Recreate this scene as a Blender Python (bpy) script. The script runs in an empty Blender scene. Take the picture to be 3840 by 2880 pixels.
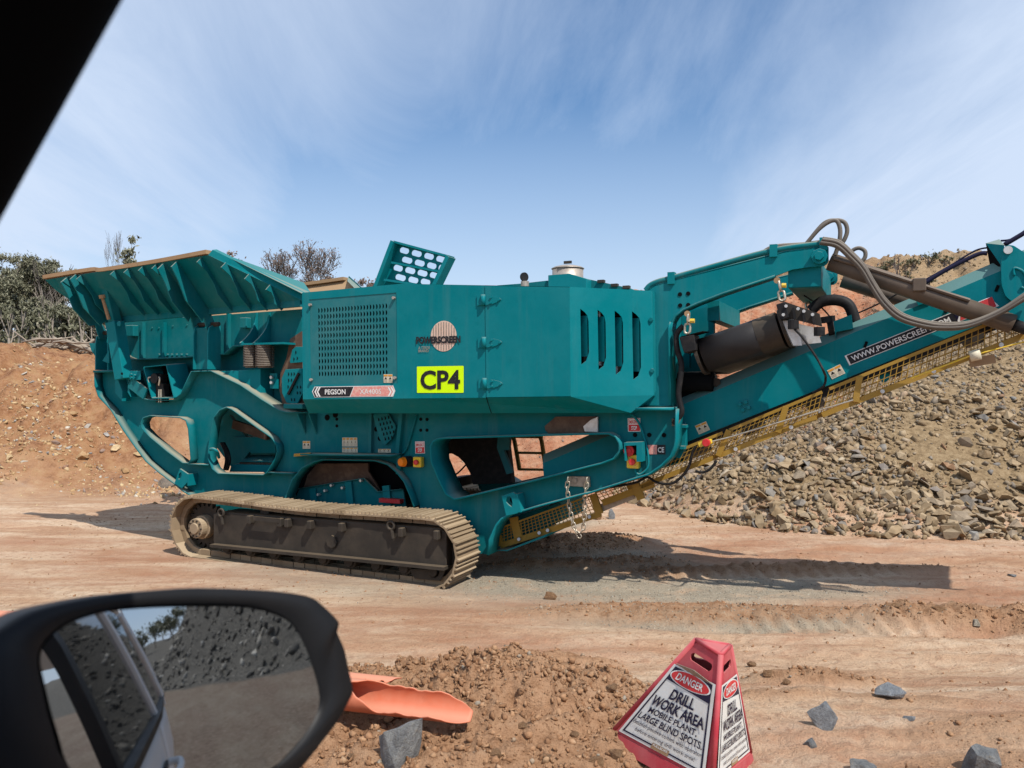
import bpy, bmesh, math, random
import numpy as np
from mathutils import Vector, Matrix
from mathutils.geometry import tessellate_polygon

random.seed(7)
rng = np.random.default_rng(11)
sc = bpy.context.scene
COL = sc.collection
R = math.radians

# ------------------------------------------------------------------ camera
CAM = Vector((0.0, 0.0, 2.2))
FPX, CX, CY = 3000.0, 1920.0, 1440.0            # focal length / centre in photograph pixels
cd = bpy.data.cameras.new('camera')
cam = bpy.data.objects.new('camera', cd); COL.objects.link(cam)
cam.location = CAM; cam.rotation_euler = (R(90), 0, 0)
cd.sensor_width = 36.0; cd.lens = 36.0 * FPX / 3840.0
cd.clip_start = 0.02; cd.clip_end = 3000.0
cd.dof.use_dof = True; cd.dof.focus_distance = 9.0; cd.dof.aperture_fstop = 9.0
sc.camera = cam

# ------------------------------------------------------------------ sun, sky, exposure
PHI = R(25.0)
AX = Vector((math.cos(PHI), -math.sin(PHI), 0)); AN = Vector((math.sin(PHI), math.cos(PHI), 0))
TO_SUN = (0.66 * AX - 0.36 * AN + Vector((0, 0, 1.0))).normalized()
sl = bpy.data.lights.new('sun', 'SUN'); sl.energy = 5.0; sl.angle = R(0.5); sl.color = (1.0, 0.95, 0.87)
sun = bpy.data.objects.new('sun', sl); COL.objects.link(sun)
sun.rotation_euler = TO_SUN.to_track_quat('Z', 'Y').to_euler(); sun.location = (20, -20, 40)

wd = bpy.data.worlds.new('World'); sc.world = wd; wd.use_nodes = True
nt = wd.node_tree; nt.nodes.clear()
def N(t, **k):
    n = nt.nodes.new(t)
    for a, b in k.items(): setattr(n, a, b)
    return n
sky = N('ShaderNodeTexSky'); sky.sky_type = 'NISHITA'; sky.sun_disc = False
sky.sun_elevation = math.asin(TO_SUN.z); sky.sun_rotation = math.atan2(TO_SUN.x, TO_SUN.y)
sky.air_density = 1.0; sky.dust_density = 0.15; sky.ozone_density = 3.0
tc = N('ShaderNodeTexCoord'); sep = N('ShaderNodeSeparateXYZ'); nt.links.new(tc.outputs['Generated'], sep.inputs[0])
zz = N('ShaderNodeMath', operation='MAXIMUM'); nt.links.new(sep.outputs['Z'], zz.inputs[0]); zz.inputs[1].default_value = 0.0
za = N('ShaderNodeMath', operation='ADD'); nt.links.new(zz.outputs[0], za.inputs[0]); za.inputs[1].default_value = 0.16
dx = N('ShaderNodeMath', operation='DIVIDE'); nt.links.new(sep.outputs['X'], dx.inputs[0]); nt.links.new(za.outputs[0], dx.inputs[1])
dy = N('ShaderNodeMath', operation='DIVIDE'); nt.links.new(sep.outputs['Y'], dy.inputs[0]); nt.links.new(za.outputs[0], dy.inputs[1])
cv = N('ShaderNodeCombineXYZ'); nt.links.new(dx.outputs[0], cv.inputs[0]); nt.links.new(dy.outputs[0], cv.inputs[1])
def cloud_noise(scale, sx, sy, rot, loc, det, rough, dist):
    m = N('ShaderNodeMapping'); m.name = 'cloud_map'; m.inputs['Scale'].default_value = (sx, sy, 1); m.inputs['Rotation'].default_value = (0, 0, rot); m.inputs['Location'].default_value = loc
    nt.links.new(cv.outputs[0], m.inputs[0])
    n = N('ShaderNodeTexNoise'); n.inputs['Scale'].default_value = scale; n.inputs['Detail'].default_value = det
    n.inputs['Roughness'].default_value = rough; n.inputs['Distortion'].default_value = dist
    nt.links.new(m.outputs[0], n.inputs['Vector']); return n
n1 = cloud_noise(0.55, 1.0, 0.30, R(14), (13.78, 5.0986, 0), 4, 0.5, 0.3)
n2 = cloud_noise(2.2, 1.0, 0.22, R(22), (1.0, 4.0, 0), 8, 0.66, 0.7)
mx = N('ShaderNodeMath', operation='MULTIPLY_ADD'); nt.links.new(n2.outputs['Fac'], mx.inputs[0]); mx.inputs[1].default_value = 0.30
nt.links.new(n1.outputs['Fac'], mx.inputs[2])
cr = N('ShaderNodeValToRGB'); cr.color_ramp.elements[0].position = 0.44; cr.color_ramp.elements[0].color = (0.06, 0.06, 0.06, 1)
cr.color_ramp.elements[1].position = 0.76; cr.color_ramp.elements[1].color = (0.93, 0.93, 0.93, 1)
nt.links.new(mx.outputs[0], cr.inputs[0])
# thin haze gathers towards the horizon, all the way round
hz = N('ShaderNodeMapRange'); nt.links.new(sep.outputs['Z'], hz.inputs['Value'])
hz.inputs['From Min'].default_value = 0.0; hz.inputs['From Max'].default_value = 0.40; hz.inputs['To Min'].default_value = 0.95; hz.inputs['To Max'].default_value = 0.0
mxx = N('ShaderNodeMath', operation='MAXIMUM'); nt.links.new(cr.outputs[0], mxx.inputs[0]); nt.links.new(hz.outputs[0], mxx.inputs[1])
hsv = N('ShaderNodeHueSaturation'); hsv.inputs['Saturation'].default_value = 1.35; hsv.inputs['Value'].default_value = 0.92; nt.links.new(sky.outputs[0], hsv.inputs['Color'])
bg1 = N('ShaderNodeBackground'); nt.links.new(hsv.outputs[0], bg1.inputs[0]); bg1.inputs[1].default_value = 0.125
bg2 = N('ShaderNodeBackground'); bg2.inputs[0].default_value = (0.65, 0.76, 0.94, 1); bg2.inputs[1].default_value = 1.0
ms = N('ShaderNodeMixShader'); nt.links.new(mxx.outputs[0], ms.inputs[0]); nt.links.new(bg1.outputs[0], ms.inputs[1]); nt.links.new(bg2.outputs[0], ms.inputs[2])
wo = N('ShaderNodeOutputWorld'); nt.links.new(ms.outputs[0], wo.inputs[0])

sc.view_settings.view_transform = 'Standard'; sc.view_settings.look = 'None'
sc.view_settings.exposure = 0.08; sc.view_settings.gamma = 1.0; sc.view_settings.use_curve_mapping = False
sc.render.engine = 'CYCLES'; sc.cycles.use_denoising = True
sc.cycles.max_bounces = 6; sc.cycles.diffuse_bounces = 3; sc.cycles.glossy_bounces = 4; sc.cycles.transmission_bounces = 4; sc.cycles.transparent_max_bounces = 6
sc.cycles.caustics_reflective = False; sc.cycles.caustics_refractive = False

# ------------------------------------------------------------------ helpers: objects
def link(o, parent=None):
    COL.objects.link(o)
    if parent is not None: o.parent = parent
    return o
def tag(o, label=None, cat=None, group=None, kind=None):
    if label: o['label'] = label
    if cat: o['category'] = cat
    if group: o['group'] = group
    if kind: o['kind'] = kind
    return o
def empty(name, loc=(0, 0, 0), rz=0.0):
    o = bpy.data.objects.new(name, None); o.empty_display_size = 0.2; link(o); o.location = loc; o.rotation_euler = (0, 0, rz); return o
def mesh_obj(name, verts, faces, mat, parent=None, smooth=False, bevel=0.0, solid=0.0, off=0.0):
    me = bpy.data.meshes.new(name); me.from_pydata([tuple(v) for v in verts], [], [tuple(f) for f in faces]); me.update()
    bm = bmesh.new(); bm.from_mesh(me); bmesh.ops.recalc_face_normals(bm, faces=bm.faces); bm.to_mesh(me); bm.free()
    if mat: me.materials.append(mat)
    if smooth:
        for p in me.polygons: p.use_smooth = True
    o = bpy.data.objects.new(name, me); link(o, parent)
    if solid:
        m = o.modifiers.new('solid', 'SOLIDIFY'); m.thickness = solid; m.offset = off
    if bevel:
        m = o.modifiers.new('bevel', 'BEVEL'); m.width = bevel; m.segments = 2; m.limit_method = 'ANGLE'; m.angle_limit = R(40)
    return o
class MB:                                    # collects shapes into one mesh
    def __init__(s): s.v = []; s.f = []
    def add(s, verts, faces):
        b = len(s.v); s.v += [Vector(v) for v in verts]; s.f += [[b + i for i in f] for f in faces]; return s
    def hexa(s, p):                          # 8 points: bottom ring 0-3, top ring 4-7
        return s.add(p, [(3, 2, 1, 0), (4, 5, 6, 7), (0, 1, 5, 4), (1, 2, 6, 5), (2, 3, 7, 6), (3, 0, 4, 7)])
    def box(s, c, sz, rot=None):
        c = Vector(c); h = [x / 2 for x in sz]
        pts = [Vector((a * h[0], b * h[1], d * h[2])) for d in (-1, 1) for a, b in ((-1, -1), (1, -1), (1, 1), (-1, 1))]
        if rot is not None: pts = [rot @ p for p in pts]
        return s.hexa([c + p for p in pts])
    def beam(s, p0, p1, a, b, up=(0, 0, 1)):  # rectangular bar p0->p1, a wide sideways, b along up
        p0, p1 = Vector(p0), Vector(p1); d = (p1 - p0).normalized(); up = Vector(up)
        sd = d.cross(up)
        if sd.length < 1e-4: sd = d.cross(Vector((0, 1, 0)))
        sd.normalize(); u = sd.cross(d).normalized()
        q = [(-1, -1), (1, -1), (1, 1), (-1, 1)]
        return s.hexa([p0 + sd * a / 2 * i + u * b / 2 * j for i, j in q] + [p1 + sd * a / 2 * i + u * b / 2 * j for i, j in q])
    def tube(s, pts, r, n=8, caps=True):
        pts = [Vector(p) for p in pts]; rs = r if isinstance(r, (list, tuple)) else [r] * len(pts)
        d0 = (pts[1] - pts[0]).normalized(); x = d0.orthogonal().normalized(); rings = []
        b = len(s.v)
        for i, p in enumerate(pts):
            d = (pts[min(i + 1, len(pts) - 1)] - pts[max(i - 1, 0)]).normalized()
            x = (x - d * x.dot(d)).normalized(); y = d.cross(x)
            for k in range(n):
                a = 2 * math.pi * k / n; s.v.append(p + (x * math.cos(a) + y * math.sin(a)) * rs[i])
        for i in range(len(pts) - 1):
            for k in range(n):
                s.f.append([b + i * n + k, b + i * n + (k + 1) % n, b + (i + 1) * n + (k + 1) % n, b + (i + 1) * n + k])
        if caps:
            s.f.append([b + k for k in range(n)][::-1]); s.f.append([b + (len(pts) - 1) * n + k for k in range(n)])
        return s
    def cyl(s, p0, p1, r, n=20, r2=None):
        return s.tube([p0, p1], [r, r if r2 is None else r2], n)
    def prism(s, ring, vec):                 # extrude a planar ring along vec
        ring = [Vector(p) for p in ring]; n = len(ring); vec = Vector(vec); tri = tessellate_polygon([ring])
        f = [tuple(t) for t in tri] + [tuple(i + n for i in t[::-1]) for t in tri] + [(i, (i + 1) % n, (i + 1) % n + n, i + n) for i in range(n)]
        return s.add(ring + [p + vec for p in ring], f)
    def build(s, name, mat, parent=None, smooth=False, bevel=0.0):
        return mesh_obj(name, s.v, s.f, mat, parent, smooth, bevel)
def spline(pts, n=8, closed=False):          # Catmull-Rom through the points
    pts = [Vector(p) for p in pts]; m = len(pts); out = []
    rngi = range(m) if closed else range(m - 1)
    for i in rngi:
        g = (lambda k: pts[k % m]) if closed else (lambda k: pts[min(max(k, 0), m - 1)])
        p0, p1, p2, p3 = g(i - 1), g(i), g(i + 1), g(i + 2)
        for k in range(n):
            t = k / n
            out.append(0.5 * ((2 * p1) + (p2 - p0) * t + (2 * p0 - 5 * p1 + 4 * p2 - p3) * t * t + (3 * p1 - p0 - 3 * p2 + p3) * t ** 3))
    if not closed: out.append(pts[-1])
    return out
def fillet(pts, r, n=5):                     # round the corners of a polygon (2D/3D)
    pts = [Vector(p) for p in pts]; m = len(pts); out = []
    for i in range(m):
        a, b, c = pts[i - 1], pts[i], pts[(i + 1) % m]
        d1 = a - b; d2 = c - b; rr = min(r, d1.length * 0.45, d2.length * 0.45)
        s, e = b + d1.normalized() * rr, b + d2.normalized() * rr
        for k in range(n + 1):
            t = k / n; out.append(s * (1 - t) ** 2 + b * 2 * t * (1 - t) + e * t * t)
    return out

# ------------------------------------------------------------------ helpers: materials
def new_mat(name):
    m = bpy.data.materials.new(name); m.use_nodes = True; t = m.node_tree; t.nodes.clear()
    o = t.nodes.new('ShaderNodeOutputMaterial'); b = t.nodes.new('ShaderNodeBsdfPrincipled'); t.links.new(b.outputs[0], o.inputs[0])
    return m, t, b
def tex_noise(t, vec, scale, det=4, rough=0.55, dist=0.0):
    n = t.nodes.new('ShaderNodeTexNoise'); n.inputs['Scale'].default_value = scale; n.inputs['Detail'].default_value = det
    n.inputs['Roughness'].default_value = rough; n.inputs['Distortion'].default_value = dist
    if vec is not None: t.links.new(vec, n.inputs['Vector'])
    return n.outputs['Fac']
def ramp(t, fac, stops):
    r = t.nodes.new('ShaderNodeValToRGB'); e = r.color_ramp.elements
    while len(e) < len(stops): e.new(0.5)
    for k, (p, c) in enumerate(stops): e[k].position = p; e[k].color = (c, c, c, 1) if isinstance(c, (int, float)) else (*c[:3], 1)
    t.links.new(fac, r.inputs[0]); return r.outputs[0]
def mixc(t, fac, a, b, mode='MIX'):
    m = t.nodes.new('ShaderNodeMix'); m.data_type = 'RGBA'; m.blend_type = mode
    for k, v in ((0, fac), (6, a), (7, b)):
        if isinstance(v, (int, float)): m.inputs[k].default_value = v
        elif isinstance(v, (tuple, list)): m.inputs[k].default_value = (*v[:3], 1)
        else: t.links.new(v, m.inputs[k])
    return m.outputs[2]
def math_n(t, op, a, b=0.0):
    m = t.nodes.new('ShaderNodeMath'); m.operation = op
    for k, v in ((0, a), (1, b)):
        if isinstance(v, (int, float)): m.inputs[k].default_value = v
        else: t.links.new(v, m.inputs[k])
    return m.outputs[0]
def bump(t, b, h, strength, dist):
    n = t.nodes.new('ShaderNodeBump'); n.inputs['Strength'].default_value = strength; n.inputs['Distance'].default_value = dist
    t.links.new(h, n.inputs['Height']); t.links.new(n.outputs[0], b.inputs['Normal'])
def obj_vec(t):
    return t.nodes.new('ShaderNodeTexCoord').outputs['Object']
def world_vec(t):
    return t.nodes.new('ShaderNodeNewGeometry').outputs['Position']
def paint(name, col, rough=0.35, dust=0.5, dust_col=(0.42, 0.33, 0.22), metal=0.0, scuff=0.25, spec=0.3, updust=0.75, film=0.35, dent=0.08, streak=0.0, vary=0.0):
    """painted or bare metal with settled dust on upward faces, smears and slight colour variation"""
    m, t, b = new_mat(name); v = world_vec(t)
    n_big = tex_noise(t, v, 1.3, 5, 0.6); n_fine = tex_noise(t, v, 9.0, 6, 0.65)
    dark = tuple(c * 0.72 for c in col); c1 = mixc(t, ramp(t, n_big, [(0.35, 0.0), (0.7, 1.0)]), col, tuple(min(1, c * 1.12 + 0.006) for c in col))
    c1 = mixc(t, math_n(t, 'MULTIPLY', ramp(t, n_fine, [(0.55, 0.0), (0.75, 1.0)]), scuff), c1, dark)
    geo = t.nodes.new('ShaderNodeNewGeometry'); sp = t.nodes.new('ShaderNodeSeparateXYZ'); t.links.new(geo.outputs['Normal'], sp.inputs[0])
    up = ramp(t, sp.outputs['Z'], [(0.45, 0.0), (0.9, updust)])
    filmf = math_n(t, 'MULTIPLY', ramp(t, tex_noise(t, v, 2.6, 6, 0.7), [(0.42, 0.0), (0.78, 1.0)]), film)
    f = math_n(t, 'MULTIPLY', math_n(t, 'MAXIMUM', up, filmf), dust)
    if streak:
        mp = t.nodes.new('ShaderNodeMapping'); mp.inputs['Scale'].default_value = (7, 7, 0.5); t.links.new(v, mp.inputs[0])
        f = math_n(t, 'MAXIMUM', f, math_n(t, 'MULTIPLY', ramp(t, tex_noise(t, mp.outputs[0], 1.0, 6, 0.65), [(0.52, 0.0), (0.78, 1.0)]), streak))
    cf = mixc(t, f, c1, dust_col)
    if streak:
        ch = math_n(t, 'MULTIPLY', ramp(t, tex_noise(t, v, 16.0, 9, 0.75), [(0.70, 0.0), (0.735, 1.0)]), 0.6); cf = mixc(t, ch, cf, (0.16, 0.13, 0.10))
    if vary: cf = mixc(t, math_n(t, 'MULTIPLY', t.nodes.new('ShaderNodeObjectInfo').outputs['Random'], vary), cf, (0.45, 0.40, 0.34), 'MULTIPLY')
    t.links.new(cf, b.inputs['Base Color'])
    b.inputs['Metallic'].default_value = metal; b.inputs['Specular IOR Level'].default_value = spec
    rr = t.nodes.new('ShaderNodeMapRange'); t.links.new(n_fine, rr.inputs['Value']); rr.inputs['To Min'].default_value = rough - 0.06; rr.inputs['To Max'].default_value = rough + 0.2
    t.links.new(rr.outputs[0], b.inputs['Roughness'])
    bump(t, b, n_big, dent, 0.02)
    return m
def flat(name, col, rough=0.5, metal=0.0, wear=0.0, wear_col=(0.5, 0.45, 0.38), scale=14.0, spec=0.2):
    m, t, b = new_mat(name); v = world_vec(t)
    nz = tex_noise(t, v, scale, 6, 0.7)
    c = mixc(t, math_n(t, 'MULTIPLY', ramp(t, nz, [(0.45, 0.0), (0.68, 1.0)]), wear), col, wear_col)
    t.links.new(c, b.inputs['Base Color']); b.inputs['Roughness'].default_value = rough; b.inputs['Metallic'].default_value = metal
    b.inputs['Specular IOR Level'].default_value = spec
    return m
TEAL = paint('teal_paint', (0.0003, 0.160, 0.184), 0.38, 0.6, film=0.025, spec=0.06, dent=0.40, streak=0.05)
TEAL_D = paint('teal_paint_dusty_shade', (0.001, 0.132, 0.150), 0.5, 0.85, film=0.06, spec=0.06, dent=0.2, streak=0.09)  # dustier teal; its base colour is also darkened for parts in shade
TEAL_G = paint('teal_paint_grille', (0.012, 0.140, 0.158), 0.5, 0.55, scuff=0.4, film=0.12, spec=0.15, streak=0.06)
RUST = paint('rusty_liner', (0.30, 0.19, 0.10), 0.7, 0.5, (0.40, 0.29, 0.18), scuff=0.6)
YEL = paint('yellow_paint', (0.31, 0.18, 0.024), 0.5, 0.45, (0.34, 0.24, 0.13), scuff=0.5)
YEL_B = flat('yellow_plastic', (0.72, 0.48, 0.03), 0.4, wear=0.3)
STEEL = paint('greasy_steel', (0.034, 0.029, 0.024), 0.55, 0.45, (0.26, 0.19, 0.12), metal=0.1, scuff=0.5, film=0.3, spec=0.2)
SHOE = paint('track_shoe_steel', (0.30, 0.225, 0.145), 0.7, 0.9, (0.50, 0.39, 0.26), metal=0.1, scuff=0.8, vary=0.55)
BLK = flat('black_rubber', (0.012, 0.012, 0.013), 0.6, wear=0.35, wear_col=(0.06, 0.05, 0.045))
BELT = paint('magnet_belt_rubber', (0.022, 0.021, 0.022), 0.40, 0.3, (0.13, 0.10, 0.07), scuff=0.4, film=0.2, updust=0.25, spec=0.15)
HOSE = paint('dusty_hose', (0.115, 0.098, 0.082), 0.6, 0.7, (0.36, 0.30, 0.23))
CYLM = paint('dusty_cylinder', (0.085, 0.062, 0.045), 0.4, 0.65, (0.30, 0.22, 0.15))
CHAIN = flat('galvanised_chain', (0.52, 0.47, 0.38), 0.4, 0.7, wear=0.5, wear_col=(0.3, 0.2, 0.1))
ZINC = flat('zinc_plate', (0.62, 0.62, 0.60), 0.45, 0.5, wear=0.5, wear_col=(0.35, 0.30, 0.24))
STAIN = flat('dull_steel_plate', (0.36, 0.31, 0.25), 0.5, 0.4, wear=0.6, wear_col=(0.14, 0.11, 0.08))
EXH = flat('exhaust_steel', (0.42, 0.37, 0.32), 0.5, 0.5, wear=0.6, wear_col=(0.20, 0.15, 0.12))
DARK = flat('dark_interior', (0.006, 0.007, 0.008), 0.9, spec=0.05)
BROWN = flat('brown_rubber_skirt', (0.10, 0.062, 0.045), 0.8, wear=0.6, wear_col=(0.22, 0.15, 0.10), scale=5)
SPRING = paint('spring_steel', (0.13, 0.11, 0.095), 0.5, 0.5)
RED = flat('red_decal', (0.55, 0.03, 0.035), 0.45, wear=0.25, wear_col=(0.62, 0.22, 0.18))
RED_F = flat('faded_red_decal', (0.66, 0.25, 0.22), 0.5, wear=0.9, wear_col=(0.70, 0.52, 0.42), scale=30)
WHITE = flat('white_print', (0.74, 0.74, 0.72), 0.5, wear=0.3, wear_col=(0.5, 0.45, 0.38))
INK = flat('black_print', (0.012, 0.012, 0.016), 0.5, wear=0.25, wear_col=(0.10, 0.09, 0.08), scale=30)
NAVY = flat('navy_print', (0.014, 0.012, 0.035), 0.4)
LIME = flat('fluorescent_lime', (0.62, 0.93, 0.0), 0.5)
CREAM = flat('warning_label', (0.62, 0.56, 0.42), 0.5, wear=0.4, wear_col=(0.40, 0.33, 0.24), scale=40)
ORANGE_P = flat('label_orange', (0.62, 0.27, 0.03), 0.5)
AMBER = flat('amber_lens', (0.75, 0.20, 0.01), 0.2)
PINK_D = flat('faded_decal_disc', (0.66, 0.48, 0.38), 0.6, wear=0.5, wear_col=(0.55, 0.36, 0.28), scale=40)

# ------------------------------------------------------------------ helpers: photograph -> place
REG = dict(A=(0, 800, 2.765), B=(700, 850, 2.765), C=(1100, 850, 2.765), D=(1800, 900, 2.765), E=(2400, 800, 2.765), F=(3040, 800, 2.765),
           G=(200, 1300, 2.765), H=(900, 1300, 2.765), I=(1500, 1350, 2.765), J=(2000, 1500, 2.765), K=(2400, 1200, 2.765), L=(3040, 1100, 2.765),
           M=(550, 1750, 2.765), N=(1150, 1750, 2.765), O=(600, 1520, 3.687), Q=(1600, 1600, 3.687), S=(1750, 1850, 3.687), T=(3400, 850, 5.027), W=(0, 0, 0.57604))
def px(r, x, y):
    ox, oy, k = REG[r]; return (ox + x / k, oy + y / k)
def pxs(r, *xy):
    return [px(r, xy[i], xy[i + 1]) for i in range(0, len(xy), 2)]
T0, S0 = 8.86, -4.5
MROOT = AX * S0 + AN * T0
def mloc(p, w):                              # photograph point on the machine's lengthwise plane w -> machine coordinates
    u = (p[0] - CX) / FPX; v = (CY - p[1]) / FPX
    Y = (T0 + w) / (math.sin(PHI) * u + math.cos(PHI)); X = u * Y
    return Vector((math.cos(PHI) * X - math.sin(PHI) * Y - S0, w, CAM.z + v * Y))
def ml(r, x, y, w): return mloc(px(r, x, y), w)
_ci = Vector((CAM.dot(AX) - S0, CAM.dot(AN) - T0, CAM.z))
def mray(p):
    d = Vector(((p[0] - CX) / FPX, 1, (CY - p[1]) / FPX)); return Vector((d.dot(AX), d.dot(AN), d.z))
def mplane(p, pt, n):                        # ... on any plane given in machine coordinates
    d = mray(p); return _ci + d * ((pt - _ci).dot(n) / d.dot(n))
def wpix(p, Y):                              # photograph point at world depth Y
    return Vector(((p[0] - CX) / FPX * Y, Y, CAM.z + (CY - p[1]) / FPX * Y))
# ================================================================== GROUND
def _hash(ix, iy, s):
    h = (ix.astype(np.int64) * 374761393 + iy.astype(np.int64) * 668265263 + s * 974711) & 0x7fffffff
    h = ((h ^ (h >> 13)) * 1274126177) & 0x7fffffff
    return ((h ^ (h >> 16)) & 0xffff) / 65535.0
def vnoise(x, y, s=0):
    x = np.asarray(x, float); y = np.asarray(y, float); ix = np.floor(x); iy = np.floor(y); fx = x - ix; fy = y - iy
    fx = fx * fx * (3 - 2 * fx); fy = fy * fy * (3 - 2 * fy)
    a = _hash(ix, iy, s); b = _hash(ix + 1, iy, s); c = _hash(ix, iy + 1, s); d = _hash(ix + 1, iy + 1, s)
    return (a * (1 - fx) + b * fx) * (1 - fy) + (c * (1 - fx) + d * fx) * fy
def fbm(x, y, o=4, s=0, g=0.5):
    t = 0; a = 0.5
    for k in range(o): t = t + a * (vnoise(x * 2 ** k + 17 * k, y * 2 ** k - 9 * k, s + k) - 0.5); a *= g
    return t
def sstep(a, b, x):
    t = np.clip((x - a) / (b - a), 0, 1); return t * t * (3 - 2 * t)
def smin(a, b, k):
    h = np.clip(0.5 + 0.5 * (b - a) / k, 0, 1); return b * (1 - h) + a * h - k * h * (1 - h)
def smax(a, b, k): return -smin(-a, -b, k)
def ell(x, y, cx, cy, rx, ry, rot=0.0, soft=0.5):
    c, s = math.cos(rot), math.sin(rot); u = ((x - cx) * c + (y - cy) * s) / rx; v = (-(x - cx) * s + (y - cy) * c) / ry
    return 1 - sstep(1 - soft, 1 + soft, np.sqrt(u * u + v * v))
# dirt heaps lying on the pit floor: x, y, half length, half width, turn, height
MOUNDS = [(-0.42, 4.5, 1.05, 0.60, 0.05, 0.085), (0.12, 4.3, 0.70, 0.50, -0.3, 0.075), (-0.35, 3.75, 1.0, 0.45, 0.05, 0.06),
          (2.05, 5.5, 0.46, 0.17, -0.25, 0.10), (0.45, 6.3, 0.38, 0.10, -0.15, 0.07), (0.02, 6.4, 0.5, 0.05, 0.1, 0.03), (1.55, 4.6, 0.3, 0.1, 0.2, 0.03),
          (4.05, 7.35, 0.70, 0.26, -0.15, 0.14), (4.65, 7.0, 0.32, 0.22, 0.2, 0.13), (1.75, 7.6, 1.7, 0.26, -0.03, 0.07),
          (3.1, 9.3, 2.2, 0.18, 0.04, 0.07), (0.9, 9.6, 1.2, 0.25, 0.05, 0.09), (0.9, 10.8, 0.9, 0.5, 0.3, 0.12),
          (2.6, 4.0, 0.7, 0.2, 0.1, 0.035), (2.2, 4.55, 0.5, 0.1, -0.1, 0.03), (2.0, 3.5, 0.6, 0.2, 0.3, 0.04), (-0.32, 4.0, 1.05, 0.85, 0.0, 0.062)]
CREST_X = [-60, -20, -14.4, -12, -8, -3, 2, 6, 10, 16, 25, 60]
CREST_Z = [5.0, 3.6, 3.2, 2.65, 2.55, 3.2, 4.6, 6.1, 7.0, 7.25, 7.2, 7.0]
HEAP_X, HEAP_Y = [-5, 1.0, 2.0, 2.4, 3, 4.07, 5.86, 7.25, 12, 22], [17, 16.0, 15.2, 14.5, 13.1, 11.9, 11.35, 11.3, 11.0, 10.5]
def height(x, y, fine=True):
    x = np.asarray(x, float); y = np.asarray(y, float)
    z = 0.44 * (1 - sstep(4.1, 6.4, y + 0.1 * np.sin(x))) + 0.10 * (1 - sstep(-0.5, 3.0, y))
    z = z + 0.10 * fbm(x * 0.35, y * 0.35, 3, 3)
    z = z * (1 - 0.75 * ell(x, y, -3.2, 9.5, 5.2, 3.2, -PHI, 0.3))                    # bench the machine stands on
    if fine:
        near = 1 - sstep(10.5, 16, y)
        rut = vnoise(x * 0.35 + 0.8 * y, y * 4.2 + 0.35 * x, 21) * 0.6 + vnoise(x * 1.1, y * 9.0 + 0.8 * x, 22) * 0.4
        flatm = 1 - 0.8 * ell(x, y, -3.2, 9.5, 4.6, 2.2, -PHI, 0.2)
        z = z + near * flatm * (0.075 * (rut - 0.5) + 0.05 * fbm(x * 2.2, y * 2.6, 4, 31) + 0.022 * fbm(x * 9, y * 14, 3, 33) + 0.030 * np.clip(vnoise(x * 3.1, y * 6, 35) - .62, 0, 1) * vnoise(x * 16, y * 16, 36))
        rough = np.clip(0.35 + fbm(x * 0.8, y * 0.8, 2, 41) * 2, 0, 1) * (1 - sstep(4.6, 6.0, y))
        z = z + rough * (0.07 * np.abs(fbm(x * 5, y * 5, 4, 51)) + 0.02 * (1 - np.abs(2 * vnoise(x * 13, y * 13, 53) - 1)) ** 2)
        for (cx, cy, rx, ry, ro, h) in MOUNDS:
            e = ell(x, y, cx, cy, rx, ry, ro, 0.6)
            z = z + e * h * (0.55 + 1.6 * np.abs(fbm(x * 3.3, y * 3.3, 4, 61)) * 1.0) + e * min(1.0, h / 0.1) * (0.032 * (1 - np.abs(2 * vnoise(x * 7, y * 7, 71) - 1)) + 0.022 * (1 - np.abs(2 * vnoise(x * 17 + 3, y * 17, 73) - 1)) + 0.012 * vnoise(x * 30, y * 30, 75))
        # cleat marks pressed by tracked plant
        for (cx, cy, L, ro) in ((2.95, 7.25, 2.0, -0.06), (2.9, 9.2, 3.2, 0.02)):
            c, s = math.cos(ro), math.sin(ro); u = (x - cx) * c + (y - cy) * s; v = -(x - cx) * s + (y - cy) * c
            m = (1 - sstep(L / 2 - 0.2, L / 2, np.abs(u))) * (1 - sstep(0.13, 0.2, np.abs(v)))
            z = z + m * 0.022 * np.sin((u + 0.25 * v) * 2 * math.pi / 0.17)
        z = z - 0.05 * ell(x, y, 0.72, 3.72, 0.55, 0.45, 0, 0.4)
    # bank behind the machine
    yf = 16.3 + 1.6 * np.sin(x * 0.21 + 0.6) + 1.2 * fbm(x * 0.3, y * 0.1, 3, 81)
    yf = yf + 2.2 * sstep(2, 6, x) + 1.9 * ell(x, y, -4.5, 16.5, 4.5, 6, 0, 0.6)
    hc = np.interp(x, CREST_X, CREST_Z) + 0.55 * fbm(x * 0.35, y * 0.35, 4, 91)
    slope = (y - yf) * (0.56 + 0.25 * fbm(x * 0.4, y * 0.4, 3, 95))
    bank = smin(slope, hc, 0.7) + sstep(0, 1.5, slope) * (0.55 * fbm(x * 0.9, y * 0.55, 5, 101) + 0.55 * fbm(x * 3, y * 2, 5, 103) - 0.25 * (1 - np.abs(2 * vnoise(x * .9 + .3 * np.sin(y), y * .12, 105) - 1)) ** 6)
    z = smax(z, bank, 0.35)
    # rise of the land towards the wood far behind
    z = z + sstep(28, 75, y) * 1.3 + sstep(30, 200, y) * 6 * sstep(-200, 0, -np.abs(x + 60)) 
    # crushed rock heap at the right
    yh = np.interp(x, HEAP_X, HEAP_Y)
    hs = smin((y - yh) * 0.60, (x - 2.0 - 0.12 * (y - 14.6)) * 0.40, 0.5)
    heap = smin(hs, hc + 0.3, 0.8) + sstep(0.1, 1.2, hs) * 0.28 * fbm(x * 1.2, y * 1.2, 3, 111)
    z = np.where(hs > -1, smax(z, heap, 0.12), z)
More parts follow.
